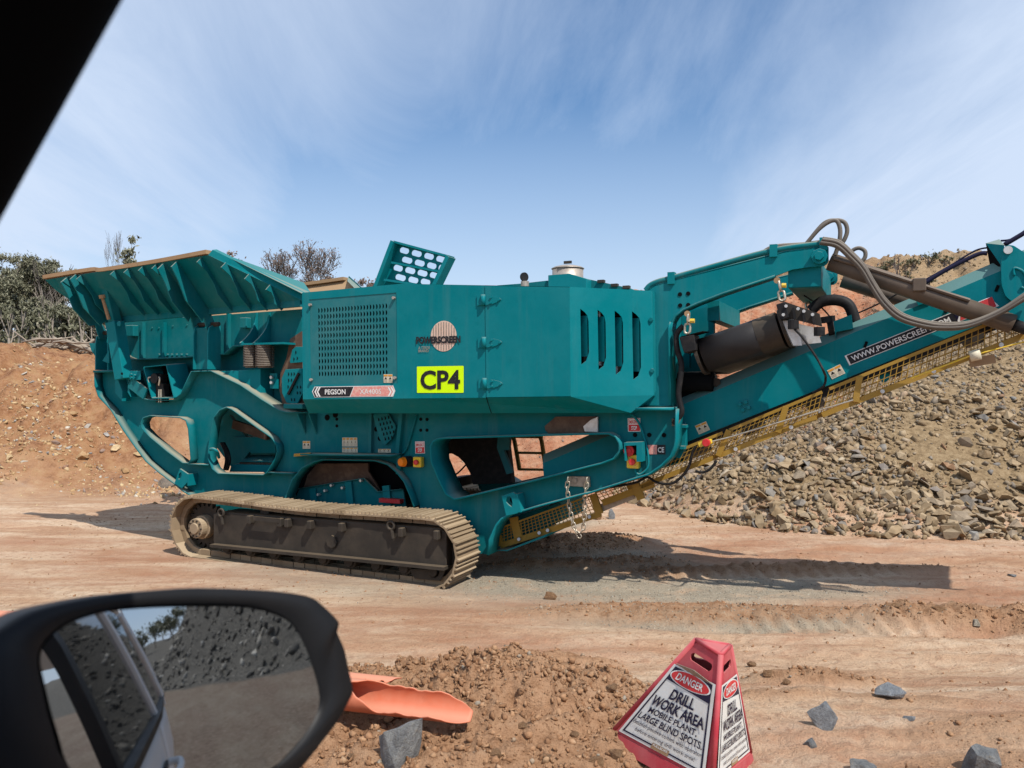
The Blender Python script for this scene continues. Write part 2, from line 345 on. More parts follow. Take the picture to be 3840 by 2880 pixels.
    # quarry face to the rear of the car (seen only in the mirror)
    xf = 10.5 + 0.95 * np.maximum(0, y - 6) + 2.4 * np.maximum(0, 4.5 - y) + 1.5 * fbm(x * 0.2, y * 0.2, 3, 121)
    es = (x - xf) * 0.62
    east = smin(es, 1.8 + 10.5 * sstep(-1.6, 7, y), 1.5) + sstep(0, 1.5, es) * (1.0 * fbm(x * 0.35, y * 0.35, 4, 131) + 0.3 * fbm(x * 1.3, y * 1.3, 3, 133))
    z = np.where(es > -1, smax(z, east, 0.4), z)
    z = z + 3.2 * sstep(36, 80, x) * (1 - sstep(20, 40, y)) * (1 + .5 * fbm(x * .05, y * .08, 3, 141))
    return z
def heap_d(x, y): return np.minimum(y - np.interp(x, HEAP_X, HEAP_Y), x - 2.0 - 0.12 * (y - 14.6))
def heap_z(x, y):
    hs = smin((y - np.interp(x, HEAP_X, HEAP_Y)) * 0.60, (x - 2.0 - 0.12 * (y - 14.6)) * 0.40, 0.5)
    return smin(hs, np.interp(x, CREST_X, CREST_Z) + 0.3, 0.8)
def H(x, y): return float(height(np.array([x]), np.array([y]))[0])
def ghit(p):                                 # where the ray through a photograph point meets the ground
    d = Vector(((p[0] - CX) / FPX, 1.0, (CY - p[1]) / FPX))
    ts = np.concatenate([np.linspace(1.5, 12, 1200), np.linspace(12, 90, 1600)])
    zs = CAM.z + d.z * ts; hs = height(d.x * ts, ts); k = np.where(zs <= hs)[0]
    i = int(k[0]) if len(k) else len(ts) - 1
    return Vector((d.x * ts[i], ts[i], hs[i]))
def gW(x, y): return ghit((x / 0.57604, y / 0.57604))

def build_ground():
    th_in = np.linspace(-36, 36, 540); th_out = np.concatenate([np.linspace(-180, -37, 50), th_in, np.linspace(37, 179, 110)])
    rr = np.concatenate([np.geomspace(1.0, 3.0, 24)[:-1], np.geomspace(3.0, 34.0, 400), np.geomspace(35, 1500, 60)])
    T, RR = np.meshgrid(np.radians(th_out), rr); x = RR * np.sin(T); y = RR * np.cos(T)
    z = height(x, y); nr, nc = x.shape
    co = np.stack([x, y, z], -1).reshape(-1, 3)
    i = np.arange(nr - 1)[:, None] * nc; j = np.arange(nc)[None, :]; j2 = (j + 1) % nc
    q = np.stack([i + j, i + j2, i + nc + j2, i + nc + j], -1).reshape(-1, 4)
    me = bpy.data.meshes.new('ground'); me.vertices.add(len(co)); me.vertices.foreach_set('co', co.ravel())
    me.loops.add(q.size); me.loops.foreach_set('vertex_index', q.ravel().astype(np.int32))
    me.polygons.add(len(q)); me.polygons.foreach_set('loop_start', np.arange(0, q.size, 4, dtype=np.int32)); me.polygons.foreach_set('loop_total', np.full(len(q), 4, np.int32))
    me.update(); me.validate()
    x, y, z = co.T
    # what lies where: r grey gravel, g red earth, b loose brown dirt, a dark quarry rubble
    grey = np.zeros(len(x))
    for (cx, cy, rx, ry, ro, a) in ((1.7, 8.5, 2.3, 0.5, -0.03, 0.9), (0.4, 8.9, 1.5, 0.8, -0.1, 0.95), (1.0, 9.8, 1.1, 0.9, 0.3, 0.9), (2.9, 9.5, 2.0, 0.25, 0.0, 0.7),
                                    (1.9, 7.4, 1.5, 0.25, -0.05, 0.9), (5.3, 7.5, 1.3, 0.22, -0.25, 0.9), (-1.5, 9.2, 2.2, 1.0, -0.4, 0.5), (0.2, 12.5, 1.2, 0.5, 0.2, 0.8), (-1.6, 13.4, 1.0, 0.6, 0.0, 0.7)):
        grey = np.maximum(grey, a * ell(x, y, cx, cy, rx, ry, ro, 0.45))
    red = sstep(-9, -1, x + 0.25 * fbm(x * .5, y * .5, 3, 5) * 8) * sstep(13.5, 17, y) * (1 - sstep(32, 36, y)) * (1 - 0.9 * sstep(.44, .52, x / np.maximum(y, 1) + .15 * fbm(x * .4, y * .4, 3, 6)))
    red = np.maximum(red, 0.55 * ell(x, y, 2.0, 10.3, 4.5, 0.9, 0.05, 0.6))
    red = np.maximum(red, np.clip(0.2 + 1.6 * fbm(x * 0.6, y * 1.8, 3, 8), 0, 0.6) * (1 - sstep(11, 14, y)))
    brown = np.zeros(len(x))
    for (cx, cy, rx, ry, ro, h) in MOUNDS: brown = np.maximum(brown, ell(x, y, cx, cy, rx * 1.05, ry * 1.1, ro, 0.35) * (1.0 if h > 0.04 else 0.6))
    dark = np.clip(sstep(8.5, 11, x - 0.95 * np.maximum(0, y - 6) - 2.4 * np.maximum(0, 4.5 - y)) + 0.8 * sstep(1.5, 3.5, x - 0.75 * y) * (1 - sstep(6, 9, y)), 0, 1)
    dark = np.maximum(dark, 0.75 * sstep(2.5, 5.0, x - 0.95 * y) * (1 - sstep(8, 14, y)))
    dark = dark * (x > 0.7 * y)
    rub = sstep(0.3, 1.0, heap_d(x, y)) * sstep(-.7, -.3, heap_z(x, y) - z)
    rub = np.maximum(rub, 0.85 * sstep(18, 20, y) * sstep(.43, .50, x / np.maximum(y, 1) + .1 * fbm(x * .5, y * .5, 3, 9))); rub = np.maximum(rub, 0.8 * sstep(5.6, 6.1, z) * sstep(2, 4, x))
    cb = me.color_attributes.new('zone_b', 'FLOAT_COLOR', 'POINT'); leftb = sstep(13.5, 17, y) * (1 - sstep(-9, -3, x)); wood = np.maximum(sstep(27, 34, y) * (1 - sstep(-6, 2, x)), 0 * x); dark = np.maximum(dark, sstep(26, 34, x) * (y < 40) * (x > .75 * y))
    ca = me.color_attributes.new('zone', 'FLOAT_COLOR', 'POINT'); me.color_attributes['zone'].data.foreach_set('color', np.stack([grey, red, brown, dark], -1).astype(np.float32).ravel())
    me.color_attributes['zone_b'].data.foreach_set('color', np.stack([rub, leftb, wood, np.ones(len(x))], -1).astype(np.float32).ravel())
    me.polygons.foreach_set('use_smooth', np.ones(len(q), bool))
    m, t, b = new_mat('pit_floor_earth'); v = world_vec(t)
    za = t.nodes.new('ShaderNodeAttribute'); za.attribute_name = 'zone'; zs = t.nodes.new('ShaderNodeSeparateColor'); t.links.new(za.outputs['Color'], zs.inputs[0])
    zb = t.nodes.new('ShaderNodeAttribute'); zb.attribute_name = 'zone_b'; zs2 = t.nodes.new('ShaderNodeSeparateColor'); t.links.new(zb.outputs['Color'], zs2.inputs[0])
    mp = t.nodes.new('ShaderNodeMapping'); mp.inputs['Scale'].default_value = (0.45, 1.7, 1); mp.inputs['Rotation'].default_value = (0, 0, R(-6)); t.links.new(v, mp.inputs[0])
    streak = tex_noise(t, mp.outputs[0], 1.5, 8, 0.62, 0.6); fine = tex_noise(t, v, 11.0, 8, 0.72); grain = tex_noise(t, v, 60.0, 4, 0.7); mid = tex_noise(t, v, 3.1, 6, 0.6)
    base = ramp(t, streak, [(0.28, (0.45, 0.265, 0.155)), (0.45, (0.57, 0.385, 0.25)), (0.6, (0.67, 0.505, 0.355)), (0.74, (0.75, 0.62, 0.465))])
    vfine = tex_noise(t, v, 170.0, 3, 0.7)
    base = mixc(t, math_n(t, 'MULTIPLY', ramp(t, fine, [(0.50, 0.0), (0.64, 1.0)]), 0.65), base, (0.35, 0.20, 0.125))
    patch = ramp(t, tex_noise(t, mp.outputs[0], 0.9, 9, 0.72, 0.8), [(0.50, 0.0), (0.60, 1.0)])
    base = mixc(t, math_n(t, 'MULTIPLY', patch, math_n(t, 'ADD', math_n(t, 'MULTIPLY', fine, 0.9), 0.15)), base, (0.385, 0.215, 0.125))
    redc = ramp(t, fine, [(0.3, (0.24, 0.092, 0.048)), (0.55, (0.40, 0.17, 0.092)), (0.75, (0.50, 0.27, 0.16))])
    c = mixc(t, math_n(t, 'MULTIPLY', zs.outputs[1], ramp(t, mid, [(0.35, 0.55), (0.6, 1.0)])), base, redc)
    lbc = ramp(t, mid, [(0.32, (0.16, 0.066, 0.032)), (0.5, (0.295, 0.145, 0.066)), (0.68, (0.385, 0.24, 0.122))])
    c = mixc(t, zs2.outputs[1], c, mixc(t, ramp(t, fine, [(0.42, 0.0), (0.62, 0.8)]), lbc, (0.38, 0.21, 0.115)))
    greyc = ramp(t, grain, [(0.3, (0.16, 0.135, 0.10)), (0.5, (0.36, 0.315, 0.24)), (0.7, (0.50, 0.45, 0.36))])
    gf = math_n(t, 'MULTIPLY', zs.outputs[0], ramp(t, mid, [(0.28, 0.25), (0.5, 1.0)]))
    c = mixc(t, gf, c, greyc)
    brc = ramp(t, fine, [(0.3, (0.21, 0.105, 0.052)), (0.5, (0.37, 0.205, 0.11)), (0.7, (0.46, 0.285, 0.165))])
    c = mixc(t, math_n(t, 'MULTIPLY', zs.outputs[2], ramp(t, fine, [(0.3, 1.0), (0.75, 0.55)])), c, brc)
    rbc = ramp(t, fine, [(0.3, (0.14, 0.095, 0.052)), (0.5, (0.29, 0.205, 0.115)), (0.7, (0.41, 0.305, 0.185))])
    c = mixc(t, zs2.outputs[0], c, rbc)
    dkc = ramp(t, fine, [(0.3, (0.045, 0.042, 0.038)), (0.5, (0.10, 0.095, 0.085)), (0.62, (0.17, 0.155, 0.135)), (0.74, (0.34, 0.31, 0.27))])
    c = mixc(t, za.outputs['Alpha'], c, dkc)
    c = mixc(t, zs2.outputs[2], c, ramp(t, mid, [(0.35, (0.05, 0.052, 0.024)), (0.65, (0.13, 0.115, 0.06))]))
    c = mixc(t, math_n(t, 'MULTIPLY', ramp(t, grain, [(0.53, 0.0), (0.66, 1.0)]), 0.55), c, (0.52, 0.46, 0.42), 'MULTIPLY'); c = mixc(t, math_n(t, 'MULTIPLY', ramp(t, vfine, [(0.5, 0.0), (0.7, 1.0)]), 0.28), c, (0.55, 0.5, 0.46), 'MULTIPLY')
    t.links.new(c, b.inputs['Base Color']); b.inputs['Roughness'].default_value = 0.95; b.inputs['Specular IOR Level'].default_value = 0.15
    hh = math_n(t, 'ADD', math_n(t, 'MULTIPLY', fine, 1.0), math_n(t, 'ADD', math_n(t, 'MULTIPLY', grain, 0.45), math_n(t, 'MULTIPLY', vfine, 0.15)))
    bump(t, b, hh, 0.9, 0.045)
    me.materials.append(m)
    o = bpy.data.objects.new('ground', me); link(o); tag(o, kind='structure'); return o
build_ground()

# ------------------------------------------------------------------ stones
def hull_mesh(seed, n=13, sc3=(1, 0.8, 0.62), detail=0):
    r = random.Random(seed); bm = bmesh.new()
    for _ in range(n):
        a = r.uniform(0, 2 * math.pi); zz_ = r.uniform(-1, 1); q = math.sqrt(1 - zz_ * zz_); k = r.uniform(0.78, 1.0)
        bm.verts.new((q * math.cos(a) * sc3[0] * k, q * math.sin(a) * sc3[1] * k, zz_ * sc3[2] * k))
    res = bmesh.ops.convex_hull(bm, input=bm.verts[:])
    bmesh.ops.delete(bm, geom=[g for g in res['geom_interior'] if isinstance(g, bmesh.types.BMVert)], context='VERTS')
    bmesh.ops.triangulate(bm, faces=bm.faces[:])
    if detail:
        bmesh.ops.bevel(bm, geom=bm.edges[:], offset=0.03, segments=1, affect='EDGES', clamp_overlap=True)
        bmesh.ops.triangulate(bm, faces=bm.faces[:])
        bmesh.ops.subdivide_edges(bm, edges=bm.edges[:], cuts=detail, use_grid_fill=True)
        from mathutils import noise as mn
        for v in bm.verts:
            p = v.co * 2.6 + Vector((seed, 0, 0)); v.co += v.co.normalized() * (0.07 * mn.noise(p) + 0.03 * mn.noise(p * 4))
    bmesh.ops.recalc_face_normals(bm, faces=bm.faces[:])
    me = bpy.data.meshes.new('rock_shape'); bm.to_mesh(me); bm.free(); return me
def clod_mesh(seed):
    bm = bmesh.new(); bmesh.ops.create_icosphere(bm, subdivisions=1, radius=1.0); r = random.Random(seed)
    for v in bm.verts: v.co *= r.uniform(0.45, 1.2)
    me = bpy.data.meshes.new('clod_shape'); bm.to_mesh(me); bm.free(); return me
def arrays(me):
    me.calc_loop_triangles(); v = np.zeros(len(me.vertices) * 3); me.vertices.foreach_get('co', v)
    f = np.zeros(len(me.loop_triangles) * 3, np.int32); me.loop_triangles.foreach_get('vertices', f); return v.reshape(-1, 3), f.reshape(-1, 3)
HULLS = [hull_mesh(100 + k, 9 + k % 4, (1, 0.55 + 0.09 * (k % 5), 0.28 + 0.11 * (k % 4))) for k in range(14)]
CLODS = [clod_mesh(300 + k) for k in range(8)]
HARR = [arrays(m) for m in HULLS]; CARR = [arrays(m) for m in CLODS]
def rand_rot(n):
    q = rng.normal(size=(n, 4)); q /= np.linalg.norm(q, axis=1)[:, None]; w, x, y, z = q.T
    return np.stack([np.stack([1 - 2 * (y * y + z * z), 2 * (x * y - z * w), 2 * (x * z + y * w)], -1), np.stack([2 * (x * y + z * w), 1 - 2 * (x * x + z * z), 2 * (y * z - x * w)], -1),
                     np.stack([2 * (x * z - y * w), 2 * (y * z + x * w), 1 - 2 * (x * x + y * y)], -1)], 1)
def scatter(name, pos, size, mat, shapes, label, cat):
    n = len(pos); rot = rand_rot(n); pick = rng.integers(0, len(shapes), n); V = []; Fa = []; Ti = []; b = 0; tint = rng.random(n)
    for k, (sv, sf) in enumerate(shapes):
        ids = np.where(pick == k)[0]
        if not len(ids): continue
        vv = np.einsum('nij,vj->nvi', rot[ids], sv) * size[ids][:, None, None] + pos[ids][:, None, :]
        ff = sf[None] + (b + np.arange(len(ids)) * len(sv))[:, None, None]; b += len(ids) * len(sv)
        V.append(vv.reshape(-1, 3)); Fa.append(ff.reshape(-1, 3)); Ti.append(np.repeat(tint[ids], len(sv)))
    V = np.concatenate(V); Fa = np.concatenate(Fa).astype(np.int32); Ti = np.concatenate(Ti)
    me = bpy.data.meshes.new(name); me.vertices.add(len(V)); me.vertices.foreach_set('co', V.ravel()); me.loops.add(Fa.size); me.loops.foreach_set('vertex_index', Fa.ravel())
    me.polygons.add(len(Fa)); me.polygons.foreach_set('loop_start', np.arange(0, Fa.size, 3, dtype=np.int32)); me.polygons.foreach_set('loop_total', np.full(len(Fa), 3, np.int32)); me.update()
    at = me.attributes.new('tint', 'FLOAT', 'POINT'); at.data.foreach_set('value', Ti.astype(np.float32))
    me.materials.append(mat); o = bpy.data.objects.new(name, me); link(o); tag(o, label, cat, kind='stuff'); return o
def stone_mat(name, stops, per_object, rough=0.9, scale=9.0, var=0.5):
    m, t, b = new_mat(name); v = world_vec(t)
    if per_object: tint = t.nodes.new('ShaderNodeObjectInfo').outputs['Random']
    else:
        a = t.nodes.new('ShaderNodeAttribute'); a.attribute_name = 'tint'; tint = a.outputs['Fac']
    nz = tex_noise(t, v, scale, 7, 0.68); c = ramp(t, tint, stops)
    c = mixc(t, math_n(t, 'MULTIPLY', ramp(t, nz, [(0.36, 1.0), (0.56, 0.0)]), var), c, (0.42, 0.42, 0.42), 'MULTIPLY')
    c = mixc(t, math_n(t, 'MULTIPLY', ramp(t, nz, [(0.58, 0.0), (0.72, 1.0)]), 0.35), c, (0.56, 0.46, 0.33))
    t.links.new(c, b.inputs['Base Color']); b.inputs['Roughness'].default_value = rough; b.inputs['Specular IOR Level'].default_value = 0.25
    bump(t, b, tex_noise(t, v, scale * 4, 6, 0.7), 0.6, 0.012); return m
TAN = [(0.0, (0.19, 0.132, 0.074)), (0.3, (0.295, 0.212, 0.125)), (0.65, (0.37, 0.28, 0.178)), (0.78, (0.24, 0.19, 0.138)), (0.90, (0.215, 0.205, 0.19)), (0.95, (0.31, 0.178, 0.10)), (1.0, (0.43, 0.355, 0.255))]
REDS = [(0.0, (0.28, 0.115, 0.062)), (0.4, (0.42, 0.20, 0.11)), (0.7, (0.50, 0.31, 0.18)), (0.9, (0.30, 0.24, 0.20)), (1.0, (0.56, 0.44, 0.31))]
BANKS = [(0.0, (0.36, 0.22, 0.11)), (0.35, (0.48, 0.32, 0.165)), (0.6, (0.54, 0.41, 0.24)), (0.78, (0.34, 0.17, 0.09)), (0.9, (0.26, 0.245, 0.235)), (1.0, (0.60, 0.53, 0.42))]
CLAYS = [(0.0, (0.22, 0.112, 0.055)), (0.5, (0.34, 0.185, 0.098)), (0.93, (0.41, 0.245, 0.138)), (0.98, (0.36, 0.235, 0.14)), (1.0, (0.33, 0.29, 0.235))]
DARKS = [(0.0, (0.05, 0.047, 0.042)), (0.6, (0.14, 0.13, 0.115)), (0.9, (0.26, 0.24, 0.21)), (1.0, (0.46, 0.44, 0.40))]
GREYS = [(0.0, (0.14, 0.125, 0.10)), (0.5, (0.32, 0.295, 0.24)), (0.9, (0.44, 0.41, 0.34)), (1.0, (0.45, 0.28, 0.16))]
M_TAN_S, M_TAN = stone_mat('heap_stone', TAN, False), stone_mat('heap_rock', TAN, True)
M_RED_S = stone_mat('red_rubble', REDS, False); M_BANK_S, M_BANK = stone_mat('bank_rubble', BANKS, False), stone_mat('bank_rock', BANKS, True)
M_CLAY_S = stone_mat('clay_clods', CLAYS, False, scale=18); M_DARK_S = stone_mat('quarry_rubble', DARKS, False); M_GREY_S = stone_mat('grey_gravel', GREYS, False, scale=30)
def in_view(x, y, z, pad=40):
    u = CX + x / y * FPX; v = CY - (z - CAM.z) / y * FPX; return (u > -pad) & (u < 3840 + pad) & (v > -pad) & (v < 2880 + pad) & (y > 0.5)
def ground_pts(n, x0, x1, y0, y1, keep=None):
    x = rng.uniform(x0, x1, n); y = rng.uniform(y0, y1, n)
    if keep is not None: k = keep(x, y) > rng.random(n); x, y = x[k], y[k]
    z = height(x, y); return np.stack([x, y, z], -1)

# crushed rock heap: big rocks one by one, the rest as one mass
def rocks_on_heap():
    P = ground_pts(30000, 1.8, 12.2, 11.0, 19.5, lambda x, y: (heap_d(x, y) > -0.12) * np.clip(1.25 - (y - 11) / 11, 0.25, 1) * (heap_z(x, y) > height(x, y) - .45) * np.clip(.25 + 2.2 * (vnoise(x * .7 + 5, y * .7, 301) * .6 + vnoise(x * 2, y * 2, 302) * .4 - .22), .12, 1))
    foot = np.clip(1 - heap_d(P[:, 0], P[:, 1]) / 3.5, 0, 1)
    zone_s = .45 + 1.1 * vnoise(P[:, 0] * .6, P[:, 1] * .6, 305); s = (0.018 + 0.085 * rng.random(len(P)) ** 4.2) * zone_s + foot * 0.105 * rng.random(len(P)) ** 2.6
    vis = in_view(*P.T); app = np.where(vis, s / P[:, 1], 0); order = np.argsort(-app); big = order[:300]; mask = np.ones(len(P), bool); mask[big] = False
    for i in big:
        o = bpy.data.objects.new('crushed_rock', HULLS[i % 14]); link(o); k = s[i] * 1.12
        o.location = (P[i, 0], P[i, 1], P[i, 2] + k * 0.28); o.scale = (k, k, k); o.rotation_euler = (random.uniform(-.7, .7), random.uniform(-.7, .7), random.uniform(0, 6.28))
        tag(o, 'angular tan rock lying on the crushed rock heap behind the conveyor', 'rock', 'larger rocks of the crushed rock heap')
    P2 = P[mask].copy(); s2 = s[mask]; P2[:, 2] += s2 * 0.2
    scatter('crushed_rock_rubble', P2, s2, M_TAN_S, HARR, 'smaller tan stones filling the crushed rock heap behind the conveyor', 'rubble')
for h_ in HULLS: h_.materials.append(M_TAN)
rocks_on_heap()
# red slope behind the machine, left bank, crest
def rubble():
    P = ground_pts(14000, -9, 14, 14.0, 30, lambda x, y: (heap_z(x, y) < height(x, y) + .05) * sstep(-9, -3, x) * sstep(14, 16, y) * (x < .48 * y)); s = 0.022 + 0.06 * rng.random(len(P)) ** 3
    scatter('red_slope_rubble', P, s, M_RED_S, HARR, 'red earth and broken stone on the slope behind the machine', 'rubble')
    P = ground_pts(36000, -16.5, -3, 13.5, 24.0, lambda x, y: sstep(13, 16.5, y) * (1 - sstep(-6, -3, x)) * (0.06 + 0.94 * sstep(.42, .62, vnoise(x * .55, y * .8, 7) * .6 + vnoise(x * 1.9, y * 2.4, 17) * .4))); s = 0.014 + 0.085 * rng.random(len(P)) ** 4.5
    scatter('bank_rubble', P, s, M_BANK_S, HARR, 'orange and tan broken stone strewn over the earth bank at the left', 'rubble')
    P = ground_pts(9000, 4, 20, 18, 30, lambda x, y: (x > .44 * y) * (x < 0.72 * y)); s = 0.03 + 0.08 * rng.random(len(P)) ** 2.5
    scatter('crest_rubble', P, s, M_TAN_S, HARR, 'loose tan stones along the crest above the conveyor', 'rubble')
    P = ground_pts(14000, 9, 32, -3, 22, lambda x, y: (x > 0.78 * y + 0.5) * sstep(9.0, 10.5, x - 0.95 * np.maximum(0, y - 6) - 2.4 * np.maximum(0, 4.5 - y))); s = 0.05 + 0.30 * rng.random(len(P)) ** 4
    scatter('quarry_rubble', P, s, M_DARK_S, HARR, 'dark rubble of the quarry face reflected in the wing mirror', 'rubble')
    # pit floor litter
    P = ground_pts(44000, -7, 8, 3.0, 13.5, lambda x, y: in_view(x, y, 0 * x + 0.3) * np.clip(0.22 + 2.4 * fbm(x * .9, y * 1.8, 3, 77), 0.05, 1)); s = 0.004 + 0.024 * rng.random(len(P)) ** 6
    scatter('floor_pebbles', P, s, M_CLAY_S, HARR, 'small clay crumbs and pebbles littering the pit floor', 'pebbles')
    P = ground_pts(11000, -0.8, 4.6, 6.9, 11.0, lambda x, y: np.maximum.reduce([ell(x, y, 1.7, 8.5, 2.3, 0.55, 0, .4), ell(x, y, 0.4, 8.9, 1.5, 0.8, 0, .4), ell(x, y, 1.0, 9.9, 1.1, 1.0, .3, .4), ell(x, y, 1.9, 7.5, 1.7, .35, -.05, .4)])); s = 0.005 + 0.012 * rng.random(len(P)) ** 2
    scatter('grey_gravel', P, s, M_GREY_S, HARR, 'fine grey gravel spilt under and beside the conveyor', 'gravel')
    # loose clods on the dirt heaps
    PP = []; SS = []
    for (cx, cy, rx, ry, ro, h) in MOUNDS:
        n = int(11500 * rx * ry * (1.0 if h > 0.06 else 0.5)); P = ground_pts(n, cx - rx * 1.1, cx + rx * 1.1, cy - rx * 1.1, cy + rx * 1.1, lambda x, y: ell(x, y, cx, cy, rx, ry, ro, 0.25))
        PP.append(P); SS.append((0.0045 + 0.021 * rng.random(len(P)) ** 4.5) * (1.0 if h > 0.06 else 0.7))
    P = np.concatenate(PP); s = np.concatenate(SS); P[:, 2] += s * 0.25
    scatter('clay_clods', P, s * 1.15, M_CLAY_S, HARR + CARR[:3], 'crumbly brown clay clods heaped on the pit floor', 'clods')
rubble()
# ================================================================== MOBILE CRUSHER
crusher = empty('mobile_crusher', MROOT, -PHI)
tag(crusher, 'large teal tracked jaw crusher with hopper, engine canopy and rising conveyor', 'crusher')
def sz(p): return (p.x, p.z)
def pl(pts, w): return [mloc(p, w) for p in pts]
def plate(name, ring, w, th, mat, parent=crusher, holes=(), bevel=0.0):
    """flat plate in the lengthwise plane w..w+th; ring and holes are machine points (only s and z are used)"""
    rings = [[Vector((p.x, w, p.z)) for p in r] for r in [ring] + list(holes)]
    allv = [p for r in rings for p in r]; n = len(allv); tri = tessellate_polygon(rings)
    f = [tuple(t) for t in tri] + [tuple(i + n for i in t[::-1]) for t in tri]; b = 0
    for r in rings:
        m = len(r); f += [(b + i, b + (i + 1) % m, b + (i + 1) % m + n, b + i + n) for i in range(m)]; b += m
    return mesh_obj(name, allv + [p + Vector((0, th, 0)) for p in allv], f, mat, parent, bevel=bevel)
def ribbon(name, path, w0, w1, mat, parent=crusher, closed=False, th=0.014):
    """flange standing on the plate along a path"""
    n = len(path); v = [Vector((p.x, w0, p.z)) for p in path] + [Vector((p.x, w1, p.z)) for p in path]
    f = [(i, (i + 1) % n, (i + 1) % n + n, i + n) for i in range(n if closed else n - 1)]
    o = mesh_obj(name, v, f, mat, parent, solid=th, off=0.0, smooth=True)
    return o
def bolts(parent, pts, r=0.02, depth=0.02, mat=None, name='bolt'):
    for p in pts:
        MB().cyl(p, p + Vector((0, -depth, 0)), r, 6).build(name, mat or STEEL, parent)
def quad_map(q, u, v):                       # q = TL, TR, BR, BL
    t = q[0].lerp(q[1], u); b = q[3].lerp(q[2], u); return t.lerp(b, v)
def decal(name, q, mat, parent, off=(0, -0.004, 0), rnd=0.0):
    ring = [Vector(p) + Vector(off) for p in q]
    if rnd: ring = fillet(ring, rnd, 3)
    n = len(ring); o3 = Vector(off)
    return mesh_obj(name, ring, [tuple(range(n))], mat, parent)
def text(s, q, box, mat, parent, name='lettering', off=(0, -0.008, 0), bold=0.0, align=None):
    """word fitted into box (u0,v0,u1,v1) of the four-cornered field q"""
    cu = bpy.data.curves.new('word', 'FONT'); cu.body = s; cu.offset = bold; cu.resolution_u = 3
    tmp = bpy.data.objects.new('word', cu); COL.objects.link(tmp); dg = bpy.context.evaluated_depsgraph_get(); dg.update()
    me = bpy.data.meshes.new_from_object(tmp.evaluated_get(dg)); bpy.data.objects.remove(tmp)
    xs = [v.co.x for v in me.vertices]; ys = [v.co.y for v in me.vertices]; x0, x1, y0, y1 = min(xs), max(xs), min(ys), max(ys)
    u0, v0, u1, v1 = box
    for v in me.vertices:
        u = u0 + (u1 - u0) * (v.co.x - x0) / (x1 - x0); w = v1 + (v0 - v1) * (v.co.y - y0) / max(1e-6, y1 - y0)
        v.co = quad_map(q, u, w) + Vector(off)
    me.materials.clear(); me.materials.append(mat); o = bpy.data.objects.new(name, me); link(o, parent); return o
def sub(q, u0, v0, u1, v1): return [quad_map(q, u0, v0), quad_map(q, u1, v0), quad_map(q, u1, v1), quad_map(q, u0, v1)]

WP, WL = -0.80, -0.93                        # chassis plate plane, flange lips
# ---- chassis side frames
left_edge = pxs('G', 425, 265, 428, 400, 465, 515, 595, 655, 720, 860, 800, 975, 860, 1060, 960, 1190, 1100, 1310, 1250, 1420, 1330, 1490, 1470, 1575)
arch = pxs('H', 440, 1659, 470, 1560, 540, 1380, 640, 1260, 760, 1195, 850, 1172, 1400, 1182, 1530, 1222, 1620, 1300, 1700, 1400, 1760, 1540, 1800, 1659)
foot_up = pxs('S', 300, 850, 320, 640, 420, 430, 490, 350, 560, 310) + pxs('Q', 1300, 1172, 1500, 1112, 2200, 922)
belly = pxs('J', 560, 970, 1000, 830, 1200, 770, 1330, 680, 1430, 580, 1468, 480, 1480, 400, 1480, 270, 1490, 92)
top_r = pxs('J', 1040, 92) + pxs('H', 2212, 620, 1400, 610, 700, 600)
top_l = pxs('H', 700, 685, 480, 680, 400, 660, 220, 550, 0, 400) + pxs('G', 1630, 252, 1430, 258, 1370, 380, 1320, 490, 1240, 555, 1000, 555, 930, 540, 870, 500, 780, 360, 770, 255, 655, 262)
ring = pl(left_edge + pxs('M', 560, 480, 1350, 580) + arch + pxs('N', 1150, 600, 1500, 900) + pxs('S', 225, 876) + foot_up + belly + top_r + top_l, WL)
h1 = pl(pxs('G', 905, 790, 930, 738, 1000, 716, 1310, 735, 1372, 765, 1398, 850, 1425, 1165, 1400, 1212, 1340, 1208, 1180, 1090, 1000, 940, 915, 850), WL)
h2 = pl(pxs('O', 740, 165, 825, 65, 915, 27, 985, 55, 1390, 345, 1535, 445, 1605, 545, 1620, 640, 1590, 740, 1480, 925, 1425, 966, 800, 946, 720, 880, 662, 740, 670, 560, 718, 260), WL)
h3 = pl(pxs('Q', 50, 270, 85, 205, 150, 168, 240, 158, 2200, 102) + pxs('J', 780, 347, 850, 382, 890, 450, 892, 530, 830, 610, 700, 660) + pxs('Q', 2200, 562, 1500, 742, 520, 977, 380, 1006, 262, 930, 160, 720, 62, 480), WL)
chassis = plate('chassis_side_plate', ring, WP, 0.025, TEAL_D, holes=[h1, h2, h3])
def flanges(parent):
    ribbon('edge_flange', pl(left_edge, WL), WL, WP, TEAL_D, parent)
    ribbon('arch_flange', pl(arch, WL), WL, WP + 0.05, TEAL_D, parent)
    ribbon('hole_flange', h1, WL, WP + 0.02, TEAL_D, parent, True); ribbon('hole_flange', h2, WL, WP + 0.02, TEAL_D, parent, True)
    ribbon('hole_flange', h3, WL, WP + 0.28, TEAL, parent, True, 0.02)
    ribbon('belly_flange', pl(foot_up + belly, WL), WL - 0.02, WP + 0.1, TEAL, parent, th=0.02)
    ribbon('top_flange', pl(top_l, WL), WL, WP + 0.12, TEAL_D, parent)
    ribbon('seat_flange', pl(pxs('J', 1040, 92, 1440, 92), WL), WL - 0.05, WP + 0.3, TEAL, parent, th=0.03)
flanges(chassis)
far_chassis = chassis.copy(); link(far_chassis, crusher); far_chassis.scale = (1, -1, 1)
for ch in list(chassis.children):
    c = ch.copy(); link(c, far_chassis)
